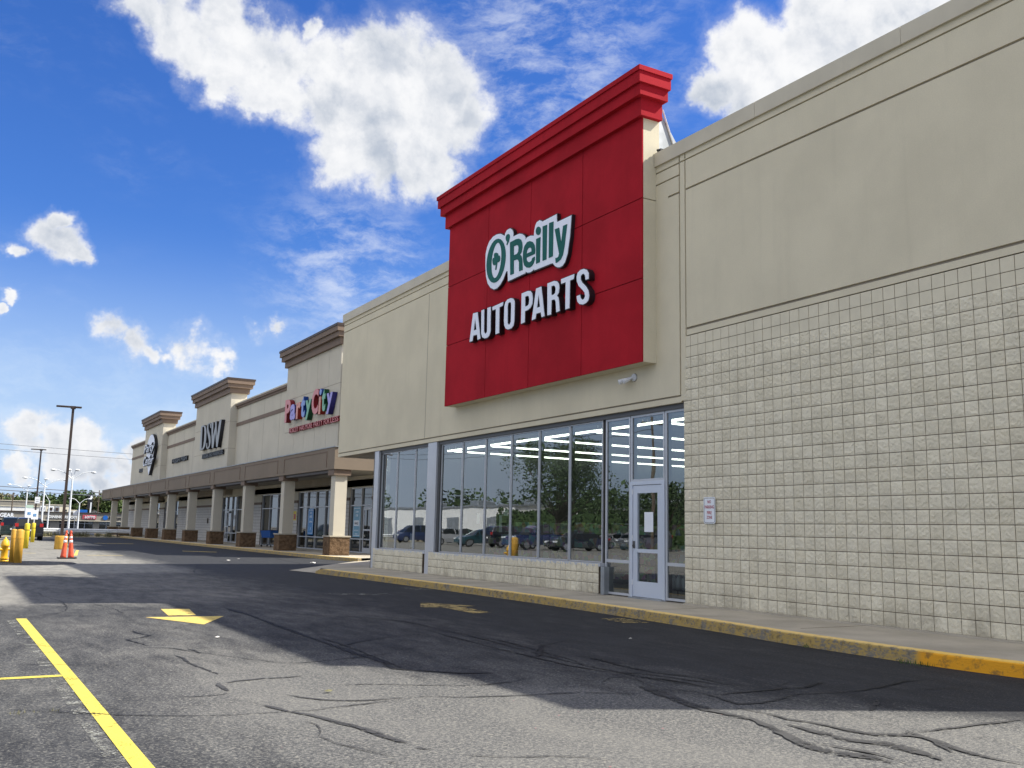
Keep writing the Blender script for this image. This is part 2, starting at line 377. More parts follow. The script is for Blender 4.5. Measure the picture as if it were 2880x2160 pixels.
def asphalt():
    mt, t, b, o = newmat('asphalt')
    co = objco(t)
    sp = t.nodes.new('ShaderNodeSeparateXYZ'); t.links.new(co, sp.inputs[0])
    X, Y = sp.outputs[0], sp.outputs[1]
    big = noise(t, vmth(t, 'MULTIPLY', co, (1.0, 0.55, 1)), 0.55, 9, 0.66, 0.4)
    mid = noise(t, vmth(t, 'MULTIPLY', co, (1.6, 0.5, 1)), 2.2, 8, 0.7, 0.3)
    fine = noise(t, co, 42, 3, 0.7, 0.8)
    vf = noise(t, co, 120, 2, 0.6)
    near = mth(t, 'MULTIPLY', mth(t, 'MINIMUM', mrange(t, mth(t, 'MULTIPLY_ADD', X, 1.05, Y), 13.4, 11.6), mrange(t, Y, 10.6, 8.8)), mrange(t, X, 1.0, 3.2))  # worn pavement, cut off at the building's shadow edge: sunlight in the colour
    far = mth(t, 'MULTIPLY', mrange(t, Y, 16.5, 19.5), mth(t, 'MAXIMUM', mth(t, 'MULTIPLY_ADD', mrange(t, mth(t, 'MULTIPLY_ADD', big, 4.0, X), 11.0, 6.0), 0.42, 0.0), mth(t, 'MAXIMUM', mrange(t, mth(t, 'MULTIPLY_ADD', big, 1.6, X), 2.9, 1.6), mth(t, 'MULTIPLY', mrange(t, mth(t, 'MULTIPLY_ADD', big, 3.0, Y), 28.0, 32.0), mrange(t, mth(t, 'MULTIPLY_ADD', big, 4.0, X), 9.6, 7.6)))))  # older, paler asphalt plus bands painted where the sun falls
    lane = mrange(t, X, 5.0, 8.0)
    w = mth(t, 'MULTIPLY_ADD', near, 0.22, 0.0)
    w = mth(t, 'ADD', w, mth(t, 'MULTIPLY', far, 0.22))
    w = mth(t, 'ADD', w, mth(t, 'MULTIPLY', mth(t, 'MULTIPLY', mrange(t, X, 5.0, 2.5), mrange(t, Y, 18.0, 14.0)), 0.045))
    w = mth(t, 'ADD', w, mth(t, 'MULTIPLY', mrange(t, X, -0.5, -4.0), 0.25))  # paler out of view, added to bounce light onto the facade
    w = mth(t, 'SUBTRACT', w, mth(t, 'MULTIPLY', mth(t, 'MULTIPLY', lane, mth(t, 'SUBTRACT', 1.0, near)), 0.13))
    s = mth(t, 'ADD', mth(t, 'ADD', mth(t, 'MULTIPLY', big, 0.34), mth(t, 'MULTIPLY', mid, 0.36)), mth(t, 'MULTIPLY', fine, 0.30))
    s = mth(t, 'ADD', s, w)
    worn = mrange(t, s, 0.40, 0.72)  # wear together with the sunlight painted in by both masks
    seal = mixc(t, mrange(t, mid, 0.3, 0.7), (0.015, 0.016, 0.019), (0.029, 0.031, 0.035))
    seal = mixc(t, mrange(t, Y, 12.0, 30.0, 0.0, 0.5), seal, (0.036, 0.038, 0.042))
    agg = mixc(t, mrange(t, mth(t, 'ADD', mth(t, 'MULTIPLY', vf, 0.30), mth(t, 'MULTIPLY', fine, 0.70)), 0.44, 0.56), (0.066, 0.067, 0.067), (0.165, 0.162, 0.150))
    agg2 = mixc(t, mrange(t, big, 0.45, 0.65), agg, mixc(t, 0.35, agg, (0.205, 0.198, 0.176)))
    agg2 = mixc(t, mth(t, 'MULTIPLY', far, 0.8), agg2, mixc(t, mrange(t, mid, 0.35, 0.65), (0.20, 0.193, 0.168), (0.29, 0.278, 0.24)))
    col = mixc(t, worn, seal, agg2)  # mixes by wear and the painted sunlight together
    grit = mrange(t, fine, 0.54, 0.66)
    col = mixc(t, mth(t, 'MULTIPLY', grit, mth(t, 'MULTIPLY_ADD', worn, 0.45, 0.18)), col, (0.27, 0.255, 0.21))
    # hairline cracking, only in patches
    ve = t.nodes.new('ShaderNodeTexVoronoi'); ve.feature = 'DISTANCE_TO_EDGE'; ve.inputs['Scale'].default_value = 0.42
    wob = vmth(t, 'SCALE', vmth(t, 'SUBTRACT', noise(t, co, 1.6, 8, 0.7, 0, True), (0.5, 0.5, 0.5)), (0, 0, 0), 1.3)
    t.links.new(vmth(t, 'ADD', co, wob), ve.inputs['Vector'])
    hair = mth(t, 'MULTIPLY', mrange(t, ve.outputs[0], 0.0035, 0.0010), mrange(t, noise(t, co, 0.30, 3, 0.5), 0.47, 0.56))
    col = mixc(t, mth(t, 'MULTIPLY', hair, 0.85), col, (0.018, 0.018, 0.020))
    # scattered pink chalk specks
    vo = t.nodes.new('ShaderNodeTexVoronoi'); vo.inputs['Scale'].default_value = 5.0
    t.links.new(co, vo.inputs['Vector'])
    sx = t.nodes.new('ShaderNodeSeparateColor'); t.links.new(vo.outputs['Color'], sx.inputs[0])
    pk = mth(t, 'MULTIPLY', mth(t, 'LESS_THAN', vo.outputs['Distance'], 0.045), mth(t, 'GREATER_THAN', sx.outputs[0], 0.72))
    pk = mth(t, 'MULTIPLY', pk, mth(t, 'MULTIPLY', mrange(t, Y, 7.8, 6.6), mrange(t, X, 1.6, 2.4)))
    col = mixc(t, mth(t, 'MULTIPLY', pk, 0.7), col, (0.48, 0.16, 0.17))
    t.links.new(col, b.inputs['Base Color'])
    b.inputs['Roughness'].default_value = 0.85
    b.inputs['Specular IOR Level'].default_value = 0.30
    bn = t.nodes.new('ShaderNodeBump'); bn.inputs['Strength'].default_value = 0.55; bn.inputs['Distance'].default_value = 0.006
    t.links.new(fine, bn.inputs['Height']); t.links.new(bn.outputs[0], b.inputs['Normal'])
    return mt
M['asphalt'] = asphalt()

# ------------------------------------------------------------------ helpers
def tag(o, label=None, cat=None, group=None, kind=None):
    if label: o['label'] = label
    if cat: o['category'] = cat
    if group: o['group'] = group
    if kind: o['kind'] = kind
    return o

class MB:
    def __init__(s): s.v = []; s.f = []
    def add(s, vs, fs):
        n = len(s.v); s.v += [tuple(v) for v in vs]; s.f += [tuple(i + n for i in f) for f in fs]; return s
    def box(s, x0, x1, y0, y1, z0, z1):
        if x1 < x0: x0, x1 = x1, x0
        if y1 < y0: y0, y1 = y1, y0
        if z1 < z0: z0, z1 = z1, z0
        return s.add([(x0, y0, z0), (x1, y0, z0), (x1, y1, z0), (x0, y1, z0), (x0, y0, z1), (x1, y0, z1), (x1, y1, z1), (x0, y1, z1)],
                     [(0, 3, 2, 1), (4, 5, 6, 7), (0, 1, 5, 4), (1, 2, 6, 5), (2, 3, 7, 6), (3, 0, 4, 7)])
    def cyl(s, p0, p1, r0, r1=None, n=12, cap=True):
        if r1 is None: r1 = r0
        p0 = Vector(p0); p1 = Vector(p1); d = (p1 - p0)
        if d.length < 1e-9: return s
        d.normalize()
        a = d.orthogonal().normalized(); b = d.cross(a)
        vs = []
        for p, r in ((p0, r0), (p1, r1)):
            for i in range(n):
                t = 2 * math.pi * i / n
                vs.append(p + a * math.cos(t) * r + b * math.sin(t) * r)
        fs = [(i, (i + 1) % n, n + (i + 1) % n, n + i) for i in range(n)]
        if cap: fs += [tuple(range(n))[::-1], tuple(range(n, 2 * n))]
        return s.add(vs, fs)
    def lathe(s, prof, c=(0, 0, 0), n=16):
        vs = []; fs = []
        for r, z in prof:
            for i in range(n):
                t = 2 * math.pi * i / n
                vs.append((c[0] + r * math.cos(t), c[1] + r * math.sin(t), c[2] + z))
        m_ = len(prof)
        for j in range(m_ - 1):
            for i in range(n):
                k = (i + 1) % n
                fs.append((j * n + i, j * n + k, (j + 1) * n + k, (j + 1) * n + i))
        fs.append(tuple(range(n))[::-1]); fs.append(tuple(range((m_ - 1) * n, m_ * n)))
        return s.add(vs, fs)
    def tube(s, pts, r, n=6):
        for a, b in zip(pts, pts[1:]): s.cyl(a, b, r, r, n)
        return s
    def prism(s, poly, y0, y1):
        """polygon in x,z extruded along y"""
        n = len(poly)
        vs = [(x, y0, z) for x, z in poly] + [(x, y1, z) for x, z in poly]
        fs = [tuple(range(n)), tuple(range(n, 2 * n))[::-1]] + [(i, n + i, n + (i + 1) % n, (i + 1) % n) for i in range(n)]
        return s.add(vs, fs)
    def build(s, name, mat, parent=None, off=None, smooth=False, bevel=0.0, fix=True):
        me = bpy.data.meshes.new(name)
        o_ = Vector(off) if off is not None else (Vector(parent.location) if parent is not None and parent.get('_w') else Vector((0, 0, 0)))
        me.from_pydata([tuple(Vector(v) - o_) for v in s.v], [], s.f)
        if fix:
            bm = bmesh.new(); bm.from_mesh(me)
            bmesh.ops.recalc_face_normals(bm, faces=bm.faces)
            if bevel:
                bmesh.ops.bevel(bm, geom=[e for e in bm.edges], offset=bevel, segments=1, affect='EDGES', clamp_overlap=True)
            bm.to_mesh(me); bm.free()
        me.materials.append(mat)
        if smooth:
            for p in me.polygons: p.use_smooth = True
        me.update()
        o = bpy.data.objects.new(name, me)
        COL.objects.link(o)
        if parent is not None: o.parent = parent
        return o

def thing(name, label, cat, loc=(0, 0, 0), rz=0.0, group=None, world=False):
    o = bpy.data.objects.new(name, None)
    o.empty_display_size = 0.3
    COL.objects.link(o)
    o.location = loc; o.rotation_euler = (0, 0, rz)
    if world: o['_w'] = 1
    return tag(o, label, cat, group)

def linkmesh(name, me, mat, parent, loc=(0, 0, 0)):
    me.materials.clear(); me.materials.append(mat)
    o = bpy.data.objects.new(name, me); COL.objects.link(o)
    if parent is not None: o.parent = parent
    o.location = loc
    return o

def copy_tree(o, parent=None):
    c = o.copy(); COL.objects.link(c); c.parent = parent
    for ch in o.children: copy_tree(ch, c)
    return c

TMP = bpy.data.objects
def curve_mesh(loops, depth):
    """closed loops (x,y) -> flat shape with holes, extruded by depth (centred)"""
    cu_ = bpy.data.curves.new('outline', 'CURVE'); cu_.dimensions = '2D'; cu_.fill_mode = 'BOTH'; cu_.extrude = depth / 2
    for lp in loops:
        sp = cu_.splines.new('POLY'); sp.points.add(len(lp) - 1)
        for p, q in zip(sp.points, lp): p.co = (q[0], q[1], 0, 1)
        sp.use_cyclic_u = True
    ob = TMP.new('outline', cu_); COL.objects.link(ob)
    dg = bpy.context.evaluated_depsgraph_get(); dg.update()
    me = bpy.data.meshes.new_from_object(ob.evaluated_get(dg))
    TMP.remove(ob); bpy.data.curves.remove(cu_)
    return me

def text_mesh(s, depth=0.02, bold=0.0, w=None, h=None, shear=0.0, space=1.0):
    cu_ = bpy.data.curves.new('lettering', 'FONT'); cu_.body = s; cu_.size = 1.0; cu_.offset = bold; cu_.shear = shear
    cu_.space_character = space; cu_.resolution_u = 3; cu_.extrude = 0.01
    ob = TMP.new('lettering', cu_); COL.objects.link(ob)
    dg = bpy.context.evaluated_depsgraph_get(); dg.update()
    me = bpy.data.meshes.new_from_object(ob.evaluated_get(dg))
    TMP.remove(ob); bpy.data.curves.remove(cu_)
    xs = [v.co.x for v in me.vertices]; ys = [v.co.y for v in me.vertices]
    if not xs: return me
    x0, x1, y0, y1 = min(xs), max(xs), min(ys), max(ys)
    sx = (w / (x1 - x0)) if w else 1; sy = (h / (y1 - y0)) if h else sx
    if not w: sx = sy
    for v in me.vertices:
        v.co = ((v.co.x - x0) * sx, (v.co.y - y0) * sy, v.co.z / 0.01 * depth / 2)
    return me

def to_wall(me, X, Y, Z, off=(0, 0, 0)):
    """shape (x right, y up, z out) onto a wall facing -X, its left end at Y"""
    for v in me.vertices:
        a = v.co.copy()
        v.co = (X - a.z - off[0], Y - a.x - off[1], Z + a.y - off[2])
    me.update(); return me

def to_front(me, X, Y, Z, off=(0, 0, 0)):
    """onto a wall facing -Y"""
    for v in me.vertices:
        a = v.co.copy()
        v.co = (X + a.x - off[0], Y - a.z - off[1], Z + a.y - off[2])
    me.update(); return me
def wall_loops(loops, X, depth, off=(0, 0, 0)):
    """loops in wall coordinates (Y,Z), outer face at X, thickness depth towards +X"""
    me = curve_mesh([[(-y, z) for y, z in l] for l in loops], depth)
    for v in me.vertices:
        a = v.co.copy()
        v.co = (X + depth / 2 - a.z - off[0], -a.x - off[1], a.y - off[2])
    me.update(); return me

# traced shapes, in metres on their own walls
LOGO = {'board': [[(20.652, 8.158), (20.65, 8.305), (20.588, 8.462), (20.476, 8.582), (20.294, 8.657), (20.102, 8.667), (19.91, 8.634), (19.766, 8.562), (19.698, 8.513), (19.673, 8.578), (19.606, 8.632), (19.515, 8.648), (19.423, 8.638), (19.33, 8.582), (19.287, 8.523), (19.265, 8.447), (19.29, 8.394), (19.165, 8.396), (18.987, 8.392), (18.854, 8.349), (18.743, 8.278), (18.697, 8.216), (18.709, 8.173), (18.611, 8.205), (18.462, 8.205), (18.314, 8.166), (18.297, 8.293), (18.258, 8.396), (18.198, 8.459), (18.074, 8.47), (17.991, 8.435), (17.962, 8.405), (17.353, 8.412), (17.337, 8.221), (16.754, 8.216), (16.807, 7.744), (16.892, 7.382), (16.982, 7.223), (17.075, 7.16), (17.188, 7.15), (17.284, 7.172), (17.381, 7.221), (17.461, 7.294), (17.493, 7.316), (18.265, 7.327), (18.275, 7.358), (18.369, 7.328), (18.474, 7.323), (18.581, 7.343), (18.655, 7.387), (18.666, 7.351), (19.481, 7.332), (19.511, 7.601), (19.584, 7.594), (19.715, 7.435), (19.85, 7.334), (20.012, 7.274), (20.179, 7.281), (20.351, 7.358), (20.505, 7.5), (20.599, 7.704), (20.64, 7.934)]], 'O': [[(19.619, 7.877), (19.61, 7.998), (19.625, 8.119), (19.662, 8.233), (19.72, 8.337), (19.797, 8.423), (19.888, 8.488), (19.99, 8.529), (20.098, 8.543), (20.206, 8.529), (20.308, 8.487), (20.399, 8.419), (20.475, 8.33), (20.532, 8.222), (20.565, 8.102), (20.574, 7.977), (20.558, 7.852), (20.518, 7.735), (20.456, 7.63), (20.375, 7.545), (20.281, 7.483), (20.177, 7.446), (20.07, 7.437), (19.964, 7.455), (19.865, 7.499), (19.777, 7.567), (19.705, 7.656), (19.651, 7.761)], [(19.826, 7.936), (19.818, 8.033), (19.822, 8.129), (19.839, 8.219), (19.867, 8.297), (19.905, 8.361), (19.952, 8.406), (20.005, 8.431), (20.061, 8.434), (20.118, 8.415), (20.173, 8.375), (20.223, 8.315), (20.265, 8.239), (20.297, 8.15), (20.318, 8.053), (20.326, 7.953), (20.322, 7.856), (20.304, 7.765), (20.275, 7.687), (20.236, 7.624), (20.188, 7.58), (20.135, 7.557), (20.079, 7.555), (20.022, 7.576), (19.968, 7.618), (19.919, 7.678), (19.878, 7.753), (19.847, 7.841)]], 'apostrophe': [[(19.623, 8.481), (19.578, 8.522), (19.495, 8.519), (19.439, 8.485), (19.427, 8.418), (19.469, 8.322), (19.557, 8.25), (19.582, 8.28), (19.542, 8.329), (19.595, 8.379), (19.621, 8.433)]], 'R': [[(19.408, 8.283), (19.116, 8.29), (18.982, 8.267), (18.893, 8.22), (18.833, 8.136), (18.815, 8.016), (18.846, 7.908), (18.923, 7.858), (18.851, 7.806), (18.813, 7.716), (18.786, 7.458), (18.943, 7.459), (18.96, 7.682), (18.998, 7.749), (19.074, 7.779), (19.212, 7.784), (19.199, 7.46), (19.36, 7.459)], [(19.226, 8.143), (19.088, 8.138), (19.011, 8.107), (18.991, 8.037), (19.005, 7.948), (19.057, 7.914), (19.217, 7.913)]], 'e': [[(18.78, 7.754), (18.776, 7.891), (18.72, 8.015), (18.607, 8.082), (18.479, 8.079), (18.351, 8.023), (18.264, 7.922), (18.231, 7.801), (18.245, 7.714), (18.624, 7.712), (18.604, 7.643), (18.547, 7.589), (18.461, 7.568), (18.39, 7.581), (18.35, 7.639), (18.255, 7.65), (18.24, 7.579), (18.292, 7.501), (18.374, 7.453), (18.478, 7.437), (18.606, 7.473), (18.703, 7.541), (18.759, 7.646)], [(18.618, 7.806), (18.6, 7.881), (18.537, 7.923), (18.452, 7.92), (18.4, 7.877), (18.39, 7.807)]], 'i': [[(18.197, 8.052), (18.013, 8.055), (18.023, 7.464), (18.179, 7.463)], [(18.001, 8.197), (18.005, 8.237), (18.025, 8.276), (18.058, 8.306), (18.099, 8.325), (18.141, 8.329), (18.178, 8.317), (18.205, 8.291), (18.216, 8.255), (18.212, 8.215), (18.191, 8.177), (18.158, 8.146), (18.117, 8.127), (18.075, 8.124), (18.038, 8.136), (18.012, 8.162)]], 'l1': [[(17.918, 8.28), (17.736, 8.271), (17.741, 7.463), (17.901, 7.464)]], 'l2': [[(17.645, 8.284), (17.467, 8.272), (17.473, 7.471), (17.638, 7.467)]], 'y': [[(17.403, 8.07), (17.229, 8.065), (17.132, 7.678), (17.065, 8.059), (16.907, 8.059), (17.001, 7.58), (17.061, 7.402), (17.146, 7.316), (17.268, 7.285), (17.344, 7.281), (17.363, 7.4), (17.289, 7.389), (17.24, 7.403), (17.211, 7.461)]], 'shamrock': [[(20.197, 8.158), (20.175, 8.201), (20.089, 8.196), (20.006, 8.159), (19.97, 8.09), (19.908, 8.075), (19.881, 8.008), (19.888, 7.95), (19.948, 7.921), (20.019, 7.929), (20.035, 7.865), (20.059, 7.763), (20.116, 7.759), (20.101, 7.845), (20.084, 7.901), (20.136, 7.889), (20.219, 7.908), (20.261, 7.979), (20.274, 8.055), (20.238, 8.095), (20.18, 8.088)]]}
AUTO = {'A': [[(21.308, 6.132), (21.154, 6.847), (20.919, 6.834), (20.72, 6.126), (20.87, 6.116), (20.908, 6.261), (21.11, 6.263), (21.144, 6.135)], [(21.097, 6.39), (21.033, 6.684), (20.945, 6.393)]], 'U': [[(20.709, 6.838), (20.571, 6.841), (20.551, 6.284), (20.509, 6.217), (20.445, 6.206), (20.384, 6.244), (20.395, 6.843), (20.23, 6.84), (20.209, 6.226), (20.262, 6.128), (20.366, 6.086), (20.512, 6.094), (20.628, 6.149), (20.687, 6.248)]], 'T': [[(20.148, 6.819), (19.61, 6.838), (19.625, 6.752), (19.782, 6.743), (19.771, 6.108), (19.948, 6.106), (19.959, 6.735), (20.124, 6.731)]], 'O': [[(19.541, 6.712), (19.499, 6.809), (19.397, 6.858), (19.24, 6.86), (19.127, 6.826), (19.067, 6.757), (19.055, 6.663), (19.057, 6.277), (19.087, 6.169), (19.187, 6.118), (19.343, 6.118), (19.457, 6.161), (19.525, 6.246), (19.544, 6.365)], [(19.385, 6.682), (19.361, 6.758), (19.281, 6.777), (19.226, 6.743), (19.214, 6.671), (19.216, 6.283), (19.267, 6.223), (19.339, 6.236), (19.373, 6.288)]], 'P': [[(18.736, 6.867), (18.46, 6.87), (18.342, 6.845), (18.269, 6.774), (18.236, 6.657), (18.248, 6.526), (18.32, 6.452), (18.444, 6.421), (18.57, 6.411), (18.569, 6.155), (18.739, 6.147)], [(18.574, 6.759), (18.477, 6.761), (18.413, 6.737), (18.386, 6.665), (18.399, 6.556), (18.456, 6.523), (18.574, 6.519)]], 'A2': [[(18.26, 6.143), (18.094, 6.848), (17.875, 6.85), (17.711, 6.14), (17.838, 6.137), (17.873, 6.257), (18.067, 6.261), (18.096, 6.15)], [(18.047, 6.388), (17.975, 6.691), (17.91, 6.394)]], 'R': [[(17.613, 6.865), (17.333, 6.862), (17.217, 6.828), (17.147, 6.764), (17.122, 6.663), (17.142, 6.561), (17.217, 6.503), (17.162, 6.46), (17.13, 6.369), (17.094, 6.14), (17.23, 6.135), (17.259, 6.373), (17.291, 6.433), (17.361, 6.447), (17.43, 6.446), (17.437, 6.127), (17.593, 6.135)], [(17.446, 6.764), (17.35, 6.765), (17.291, 6.731), (17.266, 6.662), (17.287, 6.581), (17.344, 6.557), (17.441, 6.559)]], 'T2': [[(17.058, 6.84), (16.543, 6.84), (16.555, 6.739), (16.7, 6.736), (16.71, 6.129), (16.871, 6.129), (16.869, 6.735), (17.045, 6.735)]], 'S': [[(16.0, 6.616), (16.114, 6.621), (16.13, 6.716), (16.176, 6.767), (16.246, 6.773), (16.298, 6.734), (16.297, 6.661), (16.243, 6.588), (16.101, 6.476), (16.007, 6.365), (15.978, 6.258), (16.004, 6.163), (16.079, 6.118), (16.2, 6.105), (16.33, 6.143), (16.413, 6.215), (16.44, 6.333), (16.319, 6.339), (16.29, 6.261), (16.236, 6.214), (16.167, 6.216), (16.122, 6.268), (16.145, 6.353), (16.223, 6.431), (16.366, 6.543), (16.439, 6.662), (16.448, 6.767), (16.406, 6.84), (16.301, 6.878), (16.177, 6.87), (16.072, 6.825), (16.005, 6.739)]]}
DSWL = {'D': [[(79.549, 9.283), (78.61, 9.308), (77.92, 9.132), (77.515, 8.75), (77.395, 8.017), (77.594, 7.51), (78.128, 7.312), (78.825, 7.283), (79.457, 7.307)], [(79.017, 9.165), (78.564, 9.157), (78.339, 9.05), (78.165, 8.685), (78.104, 8.067), (78.228, 7.639), (78.481, 7.422), (78.866, 7.417)]], 'S': [[(76.148, 9.213), (75.975, 8.827), (76.223, 8.847), (76.435, 9.151), (76.767, 9.237), (76.93, 9.165), (76.923, 8.933), (76.584, 8.618), (75.965, 8.171), (75.784, 7.76), (75.974, 7.376), (76.477, 7.223), (76.921, 7.265), (77.21, 7.399), (77.223, 7.774), (77.007, 7.759), (76.847, 7.433), (76.574, 7.343), (76.318, 7.512), (76.384, 7.859), (76.776, 8.231), (77.199, 8.609), (77.369, 8.97), (77.257, 9.222), (76.788, 9.311)]], 'W': [[(75.981, 9.261), (75.317, 9.249), (75.151, 8.054), (74.614, 8.856), (74.781, 9.236), (74.254, 9.232), (73.88, 7.905), (73.339, 9.248), (72.71, 9.219), (73.389, 7.18), (73.853, 7.196), (74.424, 8.392), (74.727, 7.197), (75.266, 7.217)]]}
PARTY = [('P', 56.63, 55.54, 7.56, 8.93), ('a', 55.58, 54.57, 7.6, 8.54), ('r', 54.43, 53.62, 7.58, 8.55), ('t', 53.56, 52.81, 7.58, 8.79), ('y', 52.74, 51.72, 7.37, 8.49), ('C', 51.64, 50.5, 7.55, 8.98), ('i', 50.42, 49.93, 7.49, 8.91), ('t', 49.94, 49.34, 7.58, 8.8), ('y', 49.17, 48.22, 7.37, 8.5)]
